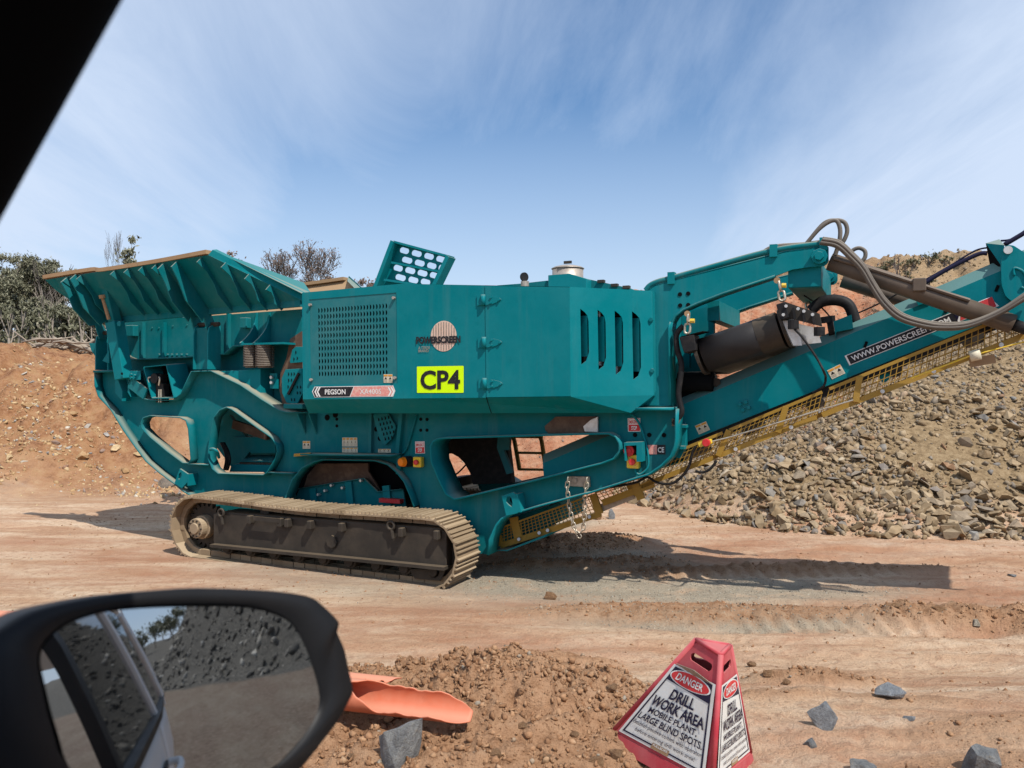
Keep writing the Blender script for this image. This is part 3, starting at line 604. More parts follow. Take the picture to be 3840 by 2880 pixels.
# horizontal ledge over the arch, gussets, lower deck
ribbon('deck_ledge', pl(pxs('H', 700, 1110, 1640, 1120), WL), WL - 0.14, WP, TEAL_D, th=0.018)
MB().hexa([ml('H', x, y, w) for w in (WL - .12, WP - .03) for x, y in ((556, 1140), (715, 1128), (735, 1098), (560, 1110))]).build('yellow_step_block', YEL, crusher)
ribbon('lower_ledge', pl(pxs('O', 380, 815, 660, 825), WL), WL, WP, TEAL_D, th=0.015); ribbon('lower_ledge', pl(pxs('O', 1490, 930, 1825, 945), WL), WL, WP, TEAL_D, th=0.015)
for gx in (640, 755):
    a, b_, c = ml('H', gx - 20, 690, WP), ml('H', gx + 35, 690, WP), ml('H', gx + 30, 910, WP)
    MB().prism([Vector((b_.x, WP - .16, b_.z)), Vector((b_.x, WP, b_.z)), Vector((b_.x, WP, c.z))], (0.016, 0, 0)).build('gusset', TEAL_D, chassis)
# plate with louvres near the arch and the strap beside it
MB().prism([p + Vector((0, -.05, 0)) for p in pl(fillet([Vector((*p, 0)).xy.to_3d() for p in pxs('H', 1400, 700, 1560, 690, 1640, 830, 1600, 950, 1520, 1025, 1470, 950)], 8), WP)], (0, .02, 0)).build('louvred_cover', TEAL_D, chassis)
for i in range(4):
    for j in range(5):
        x, y = 1432 + i * 34 + j * 17, 735 + j * 50 - i * 8
        if 1415 < x < 1600: decal('louvre_slot', pl(pxs('H', x, y, x + 15, y + 14, x + 17, y + 34, x + 4, y + 40), WP - .051), DARK, chassis)
for x, y, r in ((905, 735, 0.05), (990, 705, 0.05), (1415, 855, .04), (1455, 950, .045)):
    p = ml('H', x, y, WP); MB().cyl(p + Vector((0, .01, 0)), p + Vector((0, -.006, 0)), r * .75, 16).build('cable_hole', DARK, chassis)
for x, y in ((1875, 753), (1940, 755), (1875, 866), (1940, 866), (1005, 752), (1005, 822)):
    p = ml('H', x, y, WP); MB().cyl(p + Vector((0, .01, 0)), p + Vector((0, -.005, 0)), 0.02, 10).build('bolt_hole', DARK, chassis)
for x, y in ((1055, 362), (1203, 362), (1355, 364)):
    p = ml('J', x, y, WP); MB().cyl(p + Vector((0, .01, 0)), p + Vector((0, -.005, 0)), 0.024, 10).build('bolt_hole', DARK, chassis)
MB().beam(ml('H', 1680, 690, WP - .03), ml('H', 1640, 1110, WP - .03), .06, .05).beam(ml('H', 1360, 690, WP - .03), ml('H', 1355, 1110, WP - .03), .05, .04).build('stiffener', TEAL_D, chassis)
MB().beam(ml('H', 1655, 1110, WP - .03), ml('H', 1650, 1320, WP - .03), .05, .06).build('stiffener', TEAL_D, chassis)
MB().tube(spline([ml('H', 1830, 710, WP - .02), ml('H', 1760, 960, WP - .02), ml('H', 1720, 1070, WP - .02), ml('H', 1660, 1130, WP - .02)]), .012, 6).build('cable', TEAL_D, chassis, True)
# towing lugs with pear-shaped eyes
def lug(ring_px, hole_px, w, depth, fill_px, mat=TEAL):
    plate('towing_lug', pl(ring_px, w), w, 0.03, mat, chassis, holes=[pl(hole_px, w)], bevel=.004)
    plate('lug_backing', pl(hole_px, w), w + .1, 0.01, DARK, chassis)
    if fill_px:
        a, b_ = pl(fill_px, w); MB().hexa([a, a + Vector((.03, 0, 0)), a + Vector((.03, depth, 0)), a + Vector((0, depth, 0)), b_, b_ + Vector((.03, 0, 0)), b_ + Vector((.03, depth, 0)), b_ + Vector((0, depth, 0))]).build('lug_web', mat, chassis)
lug(pxs('G', 1255, 1415, 1310, 1265, 1392, 1320, 1395, 1400, 1330, 1470), pxs('G', 1290, 1370, 1300, 1320, 1325, 1300, 1332, 1335, 1310, 1375), WL - .02, .15, pxs('G', 1392, 1320, 1390, 1440))
lug(pxs('Q', 1035, 960, 1195, 905, 1225, 930, 1275, 1180, 1250, 1200, 1095, 1235), pxs('Q', 1100, 1010, 1115, 970, 1145, 962, 1170, 990, 1185, 1060, 1178, 1110, 1130, 1080, 1095, 1040), WL - .04, .15, pxs('Q', 1225, 930, 1272, 1180))
MB().cyl(ml('M', 775, 470, -.99), ml('M', 775, 470, -.95), 0.04, 12).build('lifting_eye', STEEL, crusher)
# ---- inner bodies between the two frames
INNER = None
def block(name, ring_px, w0, w1, mat, parent=crusher, wref=None):
    r_ = pl(ring_px, w0 if wref is None else wref); return plate(name, r_, w0, w1 - w0, mat, parent)
block('feeder_wall', pxs('A', 1270, 1110, 2000, 1075) + pxs('B', 1190, 855, 1190, 1215, 560, 1240, 460, 1325, 345, 1320) + pxs('A', 2000, 1490, 1440, 1520, 1370, 1490, 1290, 1420), -.60, .60, TEAL_D)
ribbon('feeder_flange', pl(pxs('A', 1290, 1420, 1370, 1490, 1440, 1520, 2000, 1495) + pxs('B', 345, 1322, 460, 1327, 560, 1242, 1090, 1217), -.6), -.74, -.58, TEAL_D, th=.016)
for x in (1490, 1710):
    MB().beam(ml('A', x, 1130, -.62), ml('A', x, 1500, -.62), .03, .07).build('feeder_stiffener', TEAL_D, crusher)
MB().beam(ml('B', 440, 900, -.62), ml('B', 440, 1315, -.62), .03, .07).build('feeder_stiffener', TEAL_D, crusher)
for x in (1660, 1745, 1790, 1840, 1890, 1945): bolts(crusher, [ml('A', x, 1470, -.6)], .018, .03, TEAL_D)
for x, y in ((1580, 1190), (1650, 1190), (1795, 1170), (1940, 1160)): bolts(crusher, [ml('A', x, y, -.6)], .014, .012, TEAL_D)
MB().box(ml('A', 1370, 1220, -.66), (.16, .1, .16)).build('junction_box', TEAL_D, crusher, bevel=.01)
MB().box(ml('B', 610, 1000, -.66), (.12, .1, .14)).build('junction_box', TEAL_D, crusher, bevel=.01)
for x0, x1 in ((715, 750), (850, 900)):      # flared brackets carrying the feeder on its springs
    rr_ = []
    for k in range(7):
        t_ = k / 6; rr_.append(ml('B', x0 - 95 * t_ ** 2.2, 890 + 330 * t_, -.62 - .0 * t_))
    top, bot = rr_[0], rr_[-1]; ringp = [Vector((top.x, -.62 - .30 * (k / 6) ** 2.2, top.z + (bot.z - top.z) * k / 6)) for k in range(7)] + [Vector((top.x, -.6, bot.z)), Vector((top.x, -.6, top.z))]
    MB().prism(ringp, (.02, 0, 0)).build('spring_bracket', TEAL, crusher)
p0, p1 = ml('B', 640, 1222, -.75), ml('B', 1080, 1214, -.75)
MB().box((p0 + p1) / 2, ((p1 - p0).length, .3, .025)).build('spring_shelf', TEAL, crusher)
def coil(cx, y0, y1, w, rad):
    a, b_ = ml('B', cx, y0, w), ml('B', cx, y1, w); n = 13; pts = []; rs = []
    o = None; mb = MB(); pitch = (a.z - b_.z) / n
    for k in range(n):
        mb.tube([Vector((a.x + rad * math.cos(t_), w + rad * math.sin(t_), b_.z + pitch * (k + .5 + t_ / 6.283 * .9))) for t_ in [6.283 * q / 18 for q in range(19)]], pitch * .36, 6)
    mb.cyl(Vector((a.x, w, b_.z)), Vector((a.x, w, a.z)), rad * .8, 14)
    return mb.build('coil_spring', SPRING, crusher, True)
coil(662, 1238, 1462, -.80, .085); coil(812, 1238, 1462, -.78, .115)
block('feeder_underframe', pxs('A', 1290, 1400, 2000, 1440) + pxs('B', 345, 1250, 1190, 1150) + pxs('H', 700, 640, 345, 560, 0, 300) + pxs('G', 1640, 330, 1240, 540, 1000, 540, 800, 420), -.52, .52, TEAL_D)
# box beam under the springs
bx = pl(pxs('G', 1640, 258, 2140, 232) + pxs('H', 212, 226, 212, 545, 0, 400), -.78)
MB().prism(bx, (0, .24, 0)).build('spring_beam', TEAL, crusher, bevel=.004)
MB().box(ml('H', 355, 355, -.66), (.12, .03, .2)).build('beam_bracket', TEAL, crusher); bolts(crusher, [ml('H', 335, 318, -.7), ml('H', 335, 372, -.7)], .022, .03, ZINC)
# jaw housing with dusty guards
block('jaw_housing', pxs('H', 345, 0, 1600, 0, 1600, 690, 700, 680, 480, 660, 345, 560), -.5, .5, TEAL_D)
plate('dust_skirt', pl(pxs('H', 520, -80, 640, -160, 660, 640, 560, 645, 440, 590, 410, 450, 420, 270, 480, 120), -.66), -.66, .03, BROWN)
plate('flywheel_guard', pl(pxs('H', 430, 330, 470, 235, 640, 225, 650, 480, 590, 600, 480, 580, 435, 480), -.72), -.72, .03, TEAL, bevel=.004)
plate('flywheel_guard', pl(pxs('H', 515, 150, 540, 30, 580, 0, 650, 0, 650, 160, 520, 170), -.72), -.72, .03, TEAL, bevel=.004)
for x, y in ((500, 265), (530, 265), (558, 262), (500, 330), (530, 328), (495, 395), (590, 400), (622, 400), (590, 460), (620, 460), (530, 530), (560, 530), (555, 110), (575, 40), (590, 100)):
    decal('guard_slot', pl(pxs('H', x, y, x + 10, y + 10, x + 12, y + 30, x + 2, y + 36), -.722), DARK, crusher)
MB().beam(ml('H', 500, 495, -.74), ml('H', 610, 275, -.74), .02, .03).build('guard_handle', BLK, crusher)
MB().box(ml('H', 630, 615, -.9), (.3, .3, .06)).build('canopy_mount', TEAL_D, crusher, bevel=.01)
block('inner_bulkhead', pxs('O', 830, 120, 1000, 60, 1750, 300, 1750, 800, 1200, 720, 960, 420), .30, .50, TEAL_D)
# lower inside: belly conveyor, grate, hoses, chute
block('under_pan', pxs('O', 1000, 440, 1590, 440, 1600, 660, 1260, 660), -.30, .45, TEAL_D)
block('pan_beam', pxs('O', 990, 815, 1600, 825, 1600, 925, 960, 920), -.45, .45, TEAL, None or crusher)
g0 = [ml('O', 1100, 790, -.45), ml('O', 1590, 800, -.45), ml('O', 1590, 700, .1), ml('O', 1215, 690, .1)]
grate = MB().add(g0 + [p - Vector((0, 0, .02)) for p in g0], [(0, 1, 2, 3), (4, 5, 6, 7), (0, 1, 5, 4)]).build('grating', STEEL, crusher)
for k in range(9): MB().beam(quad_map(g0, .03, k / 9 + .05) + Vector((0, 0, .012)), quad_map(g0, .97, k / 9 + .05) + Vector((0, 0, .012)), .02, .012).build('grating_bar', TEAL_D, grate)
MB().beam(ml('O', 850, 300, -.2), ml('O', 1180, 740, -.2), .5, .06, (0, 1, 0)).build('chute_plate', TEAL_D, crusher)
MB().beam(ml('O', 1020, 260, -.35), ml('O', 1500, 420, -.35), .06, .12).build('crossmember', BROWN, crusher)
for k in range(3): MB().tube(spline([ml('O', 845 + 20 * k, 520, -.5), ml('O', 900 + 22 * k, 640, -.52), ml('O', 915 + 25 * k, 760, -.54), ml('O', 890 + 22 * k, 890, -.5)]), .018, 8).build('hose', BLK, crusher, True)
MB().tube(spline([ml('O', 695, 610, WL - .02), ml('O', 740, 605, WL - .03), ml('O', 790, 640, WL), ml('O', 815, 720, WP)]), .02, 8).build('pipe_clamp', TEAL, crusher, True)
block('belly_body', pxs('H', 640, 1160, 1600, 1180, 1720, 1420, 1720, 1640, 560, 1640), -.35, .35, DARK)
plate('belt_skirt', pl(pxs('H', 660, 1460, 700, 1330, 800, 1215, 1330, 1210, 1330, 1290, 1410, 1420, 1450, 1500, 1300, 1365), -.50), -.50, .03, BROWN)
cov = plate('belt_guard_plate', pl(pxs('H', 560, 1600, 620, 1470, 1300, 1362, 1442, 1502, 1690, 1475, 1720, 1659, 560, 1659), -.56), -.56, .02, TEAL_D)
ribbon('guard_lip', pl(pxs('H', 620, 1470, 1300, 1362, 1442, 1502, 1690, 1475), -.56), -.60, -.55, TEAL_D, cov, th=.01)
for x in (765, 1135, 1525): MB().beam(ml('H', x - 10, 1470 - (x > 900) * 70 + (x > 1400) * 40, -.58), ml('H', x + 15, 1659, -.58), .1, .03, (0, 1, 0)).build('guard_rib', TEAL, cov)
for x, y in ((900, 1490), (830, 1530), (1080, 1460), (965, 1435), (1270, 1385)): bolts(cov, [ml('H', x, y, -.57)], .018, .05, ZINC)
MB().box(ml('N', 880, 350, -.6), (.3, .1, .05)).build('red_pipe', RED, crusher)
# black discharge chute, its grey lip and the service ladder seen through the opening
p = pxs('Q', 150, 120, 1100, 100, 1180, 780, 640, 800, 600, 640, 520, 500, 440, 420, 350, 372, 150, 380)
block('rubber_chute', p, .15, .25, BLK, crusher, .15)
block('chute_lip', pxs('Q', 985, 130, 1150, 130, 1135, 325, 1060, 325, 1185, 635, 1105, 660, 970, 290), .0, .06, TEAL_G, crusher, .0)
block('tool_box', pxs('Q', 290, 715, 470, 700, 485, 820, 340, 860), .5, .9, BLK, crusher, .5)
for xx in ((1215, 1285), (1590, 1650)):
    MB().tube([ml('Q', xx[0] - 30, 110, .9), ml('Q', xx[0], 200, .9), ml('Q', xx[1], 600, .9)], .03, 8).build('ladder_rail', YEL, crusher)
for y in (140, 360, 590): MB().tube([ml('Q', 1200 + (y - 110) * .16, y, .9), ml('Q', 1600 + (y - 110) * .13, y + 6, .9)], .018, 6).build('ladder_rung', YEL, crusher)
MB().tube(spline([ml('Q', 300, 715, -.2), ml('Q', 430, 640, -.2), ml('Q', 550, 520, -.2)]), .01, 6).build('cable', BLK, crusher, True)
block('tail_body', pxs('S', 430, 760, 420, 500, 620, 330, 1300, 120, 1300, 380, 900, 560), -.38, .38, TEAL_D)
block('tail_skid', pxs('S', 370, 790, 560, 780, 1120, 560, 1100, 600, 560, 800), -.75, .75, TEAL_D)

# ---- crawler tracks
TW0, TW1 = -1.40, -0.90
def crawler():
    c0, c1, rad = (-7.93 - S0, 0.385), (-4.52 - S0, 0.355), 0.375
    fr = plate('crawler_track', pl(pxs('M', 690, 492, 760, 470) + pxs('N', 1380, 640, 1450, 695, 1450, 1045) + pxs('M', 690, 800), -1.34), -1.34, .34, STEEL, bevel=.012)
    a, b_ = ml('M', 690, 812, -1.37), ml('N', 1450, 1050, -1.37)
    MB().beam(a, b_, .12, .035).build('rail_flange', STEEL, fr)
    MB().hexa([ml('N', x, y, w) for w in (-1.30, -1.05) for x, y in ((1060, 1060), (1440, 1075), (1390, 1185), (1120, 1160))]).build('rock_guard', STEEL, fr)
    # rollers, sprocket hub, idler
    for k in range(9):
        x = a.x + (b_.x - a.x) * (k + .45) / 9.0
        MB().cyl((x, -1.30, .155), (x, -.98, .155), .085, 14).cyl((x, -1.33, .155), (x, -1.30, .155), .06, 12).build('track_roller', STEEL, fr, bevel=.01)
    hub = ml('M', 510, 640, -1.36)
    MB().cyl((hub.x, -1.0, hub.z), (hub.x, -1.28, hub.z), .15, 24).cyl((hub.x, -1.28, hub.z), (hub.x, -1.37, hub.z), .125, 24).cyl((hub.x, -1.37, hub.z), (hub.x, -1.40, hub.z), .07, 18).build('drive_hub', SHOE, fr, bevel=.008)
    sp = MB(); ng = 21
    ringp = [Vector((c0[0] + (.30 if (k % 4) < 2 else .24) * math.cos(2 * math.pi * k / (4 * ng)), -1.18, c0[1] + (.30 if (k % 4) < 2 else .24) * math.sin(2 * math.pi * k / (4 * ng)))) for k in range(4 * ng)]
    sp.prism(ringp, (0, .06, 0)).build('sprocket', STEEL, fr)
    for k in range(10):
        an = 2 * math.pi * k / 10; p = Vector((hub.x + .1 * math.cos(an), -1.37, hub.z + .1 * math.sin(an))); MB().cyl(p, p + Vector((0, -.015, 0)), .012, 6).build('hub_bolt', STEEL, fr)
    MB().cyl((c1[0], -1.22, c1[1]), (c1[0], -1.06, c1[1]), .31, 32).cyl((c1[0], -1.26, c1[1]), (c1[0], -1.22, c1[1]), .22, 24).build('idler_wheel', STEEL, fr, bevel=.01)
    pc = ml('N', 265, 775, -1.345); MB().cyl(pc + Vector((0, .02, 0)), pc - Vector((0, .02, 0)), .075, 8).build('access_cover', STEEL, fr)
    for rg, x, y in (('M', 1090, 545), ('M', 1405, 575), ('M', 1480, 580), ('N', 55, 600), ('N', 380, 625), ('N', 1000, 675), ('N', 1365, 705)):
        p = ml(rg, x, y, -1.36); MB().box(p + Vector((0, -.02, .0)), (.06, .09, .10)).build('frame_lug', STEEL, fr, bevel=.01)
    for rg, x, y in (('M', 770, 480), ('N', 872, 610)):
        p = ml(rg, x, y, -1.37); MB().tube([p + Vector((.045 * math.cos(t_), 0, .045 * math.sin(t_))) for t_ in [6.283 * q / 14 for q in range(15)]], .016, 8).cyl(p - Vector((-.01, 0, .04)), p - Vector((-.03, 0, .14)), .02, 8).build('lifting_ring', STEEL, fr)
    MB().beam(ml('M', 1110, 535, -1.42), ml('M', 1380, 560, -1.42), .02, .05).build('frame_bar', STEEL, fr)
    for x in (-6.9, -5.8): MB().cyl((x - S0, -1.25, .60), (x - S0, -1.0, .60), .07, 14).build('carrier_roller', STEEL, fr)
    # shoes: one mesh, laid round the loop
    pitch_n = 55; path = []
    def loop(u):                              # u 0..1 round the track: position, tangent
        L = math.hypot(c1[0] - c0[0], c1[1] - c0[1]); P = 2 * L + 2 * math.pi * rad; d = (u % 1) * P
        if d < L: f = d / L; return Vector((c0[0] + (c1[0] - c0[0]) * f, c0[1] + (c1[1] - c0[1]) * f + rad - .035 * math.sin(f * math.pi) ** 2 * 1.0, 0)), 0
        d -= L
        if d < math.pi * rad: a_ = math.pi / 2 - d / rad; return Vector((c1[0] + rad * math.cos(a_), c1[1] + rad * math.sin(a_), 0)), a_
        d -= math.pi * rad
        if d < L: f = 1 - d / L; zz_ = c0[1] + (c1[1] - c0[1]) * f - rad; return Vector((c0[0] + (c1[0] - c0[0]) * f, zz_ - .012 * math.sin(f * math.pi), 0)), 0
        d -= L; a_ = -math.pi / 2 - d / rad; return Vector((c0[0] + rad * math.cos(a_), c0[1] + rad * math.sin(a_), 0)), a_
    sh = MB(); pw = .172
    ringp = [Vector((-pw / 2, TW0, -.008)), Vector((pw / 2, TW0, -.008)), Vector((pw / 2 + .012, TW0, .006)), Vector((pw / 2, TW0, .012)), Vector((.052, TW0, .012)), Vector((.047, TW0, .040)), Vector((.033, TW0, .040)), Vector((.028, TW0, .012)),
             Vector((.006, TW0, .012)), Vector((.001, TW0, .036)), Vector((-.012, TW0, .036)), Vector((-.017, TW0, .012)), Vector((-.052, TW0, .012)), Vector((-.057, TW0, .042)), Vector((-.072, TW0, .042)), Vector((-.077, TW0, .012)), Vector((-pw / 2, TW0, .010))]
    sh.prism(ringp, (0, TW1 - TW0, 0))
    for wy in (-1.24, -1.06): sh.box((0, wy, -.045), (pw * .92, .045, .065))
    for k in range(pitch_n):
        (p, _), (q, _2) = loop((k + .5) / pitch_n), loop((k + .5) / pitch_n + .002)
        t_ = math.atan2(q.y - p.y, q.x - p.x)
        if k == 0: o = sh.build('track_shoe', SHOE, fr); me = o.data
        else: o = bpy.data.objects.new('track_shoe', me); link(o, fr)
        o.location = (p.x, random.uniform(-.006, .006), p.y); o.rotation_euler = (0, -t_, 0)
    return fr
tr = crawler()
tr2 = tr.copy(); link(tr2, crusher); tr2.location = (0, 2.30, 0)
for ch in list(tr.children):
    c = ch.copy(); link(c, tr2)

# ---- feed hopper
RW, HW = -1.42, -0.88
P1, P2, P4 = ml('A', 468, 690, RW), ml('B', 225, 295, RW), ml('A', 1400, 1095, HW)
wn = (P2 - P1).cross(P4 - P1).normalized()
if wn.z > 0: wn = -wn                        # outward and down
def wing(r, x, y): return mplane(px(r, x, y), P1, wn)
wing_ring = [P1, P2, wing('B', 1195, 765), wing('B', 1195, 800), wing('A', 1260, 1105), wing('A', 960, 1045), wing('A', 700, 880), wing('A', 580, 800)]
def hopper_side(sgn, root):
    def fx(p): return Vector((p.x, p.y * sgn, p.z))
    hw = MB().prism([fx(p) for p in wing_ring], fx(-wn * .012)).build('hopper_wing', TEAL_D, root)
    MB().prism([fx(p - wn * .02) for p in wing_ring], fx(-wn * .012)).build('hopper_liner', RUST, hw)
    # rolled rim, dusty on top
    rim = spline([P1 + Vector((0, -.02, .02)), ml('A', 950, 595, RW), ml('A', 1060, 598, RW) + Vector((0, 0, .0)), ml('A', 1600, 515, RW), P2 + Vector((0, -.02, .02))], 5)
    mb = MB()
    for a, b_ in zip(rim[:-1], rim[1:]): mb.beam(fx(a + Vector((0, .05, .018))), fx(b_ + Vector((0, .05, .018))), .14, .05)
    mb.build('rim_rail', RUST, hw)
    e0, e1, e2, e3 = ml('B', 268, 240, RW + .02), mplane(px('B', 1195, 692), P1 + Vector((0, 0, .1)), wn), wing('B', 1195, 766), wing('B', 222, 294)
    MB().prism([fx(p) for p in (e0, e1, e2, e3)], fx(Vector((.03, .04, .01)))).build('sloping_lip', TEAL, hw)
    MB().prism([fx(p) for p in (ml('B', 300, 252, -1.36), ml('B', 520, 345, -1.15), ml('B', 1210, 580, -.60), ml('B', 1278, 680, -.60), ml('B', 1195, 694, -.95))], (.012, .0, -.004)).build('rear_wall_sheet', TEAL, hw)
    # ribs under the wing
    tops = [('A', x, 690 - (x - 468) * .145) for x in (700, 840, 1190, 1330, 1480, 1620, 2085)] + [('B', 400, 370), ('B', 640, 490), ('B', 860, 600)]
    zb = (wing('A', 1260, 1105).z + wing('B', 1190, 798).z) / 2
    dn = Vector((0, wn.z, -wn.y)); dn = -dn if dn.z > 0 else dn; dn.normalize()
    for r_, x, y in tops:
        a = wing(r_, x, y); L_ = (a.z - zb) / -dn.z * .97; w_ = Vector((.014, 0, 0))
        prof = [a, a + dn * L_, a + dn * L_ + wn * .05, a + dn * L_ * .62 + wn * .10, a + dn * L_ * .45 + wn * .06, a + dn * L_ * .22 + wn * .055, a + wn * .11]
        MB().prism([fx(q) for q in prof], w_).build('wing_rib', TEAL_D, hw)
    MB().beam(fx(wing('A', 1260, 1100)), fx(wing('B', 1190, 792)), .06, .09).build('hinge_beam', TEAL_D, hw)
    # pairs of curved arms on the pivots
    for r_, x, y, pr, pivx, pivy in (('A', 1715, 510, 'B', 105, 1010), ('A', 1890, 485, 'B', 240, 1010), ('A', 860, 640, 'A', 1060, 1240), ('A', 1050, 600, 'A', 1160, 1200)):
        a = wing(r_, x, y); piv = ml(pr, pivx, pivy, -.86); s_ = piv.x; top = Vector((s_, a.y, a.z)); L_ = (top.z - zb) / -dn.z
        low = top + dn * L_
        prof = [top + wn * .02, low + wn * .01, Vector((s_, piv.y + .08, piv.z)), Vector((s_, piv.y + .06, piv.z - .09)), Vector((s_, piv.y - .06, piv.z - .09)), Vector((s_, piv.y - .12, piv.z + .10)), low + wn * .20, top + dn * L_ * .55 + wn * .24, top + dn * L_ * .25 + wn * .17, top + wn * .14]
        MB().prism([fx(q) for q in prof], (.02, 0, 0)).build('lift_arm', TEAL_D, hw)
    return hw
hopper_side(1, crusher); hopper_side(-1, crusher)
def post(r_, xn, y0, y1, wn_=-.94, wf=-.72, xt=None):
    a, b_ = ml(r_, xn, y0, wn_), ml(r_, xn, y1, wn_); rp = [Vector((a.x, wn_, b_.z)), Vector((a.x, wf, b_.z)), Vector((a.x, wf, a.z)), Vector((a.x, wn_ + .1, a.z)), Vector((a.x, wn_ + .02, a.z - .05)), Vector((a.x, wn_, a.z - .16))]
    MB().prism(rp, (.02, 0, 0)).build('pivot_post', TEAL, crusher)
for xn in (65, 212): post('B', xn, 1005, 1478)
for xn in (985, 1112): post('A', xn, 1240, 1625)
MB().cyl(ml('B', 85, 1020, -.84), ml('B', 335, 1010, -.84), .03, 12).build('pivot_pin', STEEL, crusher); MB().cyl(ml('A', 1000, 1245, -.84), ml('A', 1160, 1235, -.84), .03, 12).build('pivot_pin', STEEL, crusher)
MB().hexa([ml('B', x, y, w) for w in (-.9, -.86) for x, y in ((80, 1478), (215, 1478), (215, 1050), (80, 1050))]).build('post_web', TEAL_D, crusher)
MB().prism(pl(pxs('A', 1060, 1530, 1130, 1420, 1130, 1555), -.97), (0, .02, 0)).build('post_gusset', TEAL, crusher)
plate('front_nose_plate', pl(pxs('A', 925, 1345, 985, 1345, 985, 1480, 945, 1420), -.75), -.75, .02, TEAL_D)
# diagonal folding strut
a, b_ = ml('A', 1085, 650, -1.22), ml('A', 1195, 1130, -1.03); MB().beam(a, b_, .13, .12, (1, 0, 0)).build('strut_upper', TEAL_D, crusher, bevel=.008)
a2, b2 = ml('A', 1190, 1125, -1.03), ml('G', 735, 335, -.98); MB().beam(a2, b2, .17, .19, (1, 0, 0)).build('strut_lower', TEAL, crusher, bevel=.01)
MB().cyl(ml('A', 1062, 860, -1.2), ml('A', 1130, 1100, -1.13), .025, 12).cyl(ml('A', 1062, 845, -1.21), ml('A', 1070, 880, -1.2), .05, 12).build('strut_rod', RUST, crusher)
bolts(crusher, [ml('A', 1245, 1145, -1.12)], .04, .02, TEAL, 'strut_pin'); bolts(crusher, [ml('G', 715, 280, -1.085)], .018, .01, DARK, 'pin_hole')
MB().hexa([ml('G', x, y, w) for w in (WL - .02, WP - .02) for x, y in ((770, 345), (905, 345), (905, 250), (770, 250))]).build('strut_bracket', TEAL, crusher, bevel=.005)
bolts(crusher, [ml('G', x, y, WL - .02) for x, y in ((815, 290), (850, 300), (815, 322), (848, 325))], .02, .025, TEAL)
plate('frame_web', pl(pxs('G', 640, 265, 715, 460, 715, 565, 640, 480), WL), WL, .13, TEAL, chassis); ribbon('nose_top', pl(pxs('G', 425, 258, 655, 252), WL), WL - .02, WP + .2, TEAL_D, th=.03)
MB().prism(pl(pxs('G', 775, 360, 800, 520, 770, 470), WL), (0, .12, 0)).build('frame_web', TEAL, chassis)
# pump hood with valve
hood = fillet(pl(pxs('G', 935, 212, 1170, 188, 1250, 532, 1020, 535), WL - .04), .02)
back = [p + Vector((0, .34, .03)) for p in hood]; n = len(hood)
hd = mesh_obj('pump_hood', hood + back, [(i, (i + 1) % n, (i + 1) % n + n, i + n) for i in range(n)], TEAL, crusher, solid=.014)
mesh_obj('hood_back', [p + Vector((0, .30, .02)) for p in hood], [tuple(range(n))], DARK, hd)
vc = ml('G', 1105, 330, WL + .08); MB().box(vc, (.16, .1, .12)).cyl(vc, vc + Vector((0, -.1, 0)), .07, 14).box(vc - Vector((-.05, 0, .2)), (.14, .1, .26)).build('hydraulic_valve', BLK, hd)
for d in (-.07, .07): MB().tube(spline([vc + Vector((d, -.08, .02)), vc + Vector((d * 1.6, -.1, .0)), vc + Vector((d * 1.3, -.1, -.10))]), .012, 6).build('pipe', CHAIN, hd, True)
for d in (.05, .09): MB().cyl(vc + Vector((d, -.06, -.15)), vc + Vector((d, -.06, -.33)), .012, 8).build('pipe', CHAIN, hd)
MB().beam(ml('G', 800, 370, WL), ml('G', 960, 490, WL), .16, .03, (0, 1, 0)).build('hood_step', TEAL_D, crusher)
# ---- engine canopy
WC = -1.37
tA, tB0, tB1, tC = ml('C', 90, 685, WC), ml('C', 1120, 592, WC), ml('D', 930, 486, WC), ml('D', 1785, 527, -0.90)
bA, bB0, bB1, bC = ml('H', 652, 546, WC), ml('I', 40, 399, WC), ml('I', 1770, 380, WC), ml('D', 1800, 1610, -0.90)
tS, bS = ml('D', 49, 471, WC), ml('I', 893, 390, WC)
kA, kB, kS, kC = ml('H', 712, 690, -1.12), ml('I', 100, 553, -1.12), ml('I', 945, 549, -1.12), ml('J', 1010, 133, -1.0)
WB = 1.1                                     # far side of the canopy
def atw(p, w): return Vector((p.x, w, p.z))
panelA = [ml('C', 165, 755, WC), ml('C', 1068, 683, WC), ml('C', 1078, 1625, WC), ml('C', 180, 1642, WC)]
canopy = plate('engine_canopy', [tA, tB0, tS, bS, bB0, bA], WC, .012, TEAL, holes=[panelA], bevel=.0)
body = MB()
body.add([tA, tB0, tB1, tC, atw(tC, WB), atw(tB1, WB), atw(tB0, WB), atw(tA, WB)], [(0, 1, 6, 7), (1, 2, 5, 6), (2, 3, 4, 5)])
body.add([bA, bB0, bB1, bC, kA, kB, kC, kC], [(0, 1, 5, 4), (1, 2, 6, 5), (2, 3, 6)])
body.add([kA, kB, kC, atw(kC, WB), atw(kB, WB), atw(kA, WB)], [(0, 1, 4, 5), (1, 2, 3, 4)])
body.add([tA, bA, kA, atw(kA, WB), atw(tA, WB)], [(0, 1, 2, 3, 4)])
body.add([tC, bC, kC, atw(kC, WB), atw(tC, WB)], [(0, 1, 2, 3, 4)])
body.add([atw(tA, WB), atw(tB0, WB), atw(tB1, WB), atw(tC, WB), atw(kC, WB), atw(kA, WB)], [(0, 1, 2, 3, 4, 5)])
body.build('canopy_shell', TEAL, canopy)
dz = Vector((.006, 0, 0))
plate('canopy_door', fillet([tS + dz + Vector((0, 0, -.004)), tB1 + Vector((0, 0, -.004)), bB1 + Vector((0, 0, .004)), bS + dz + Vector((0, 0, .004))], .01), WC - .006, .02, TEAL, canopy)
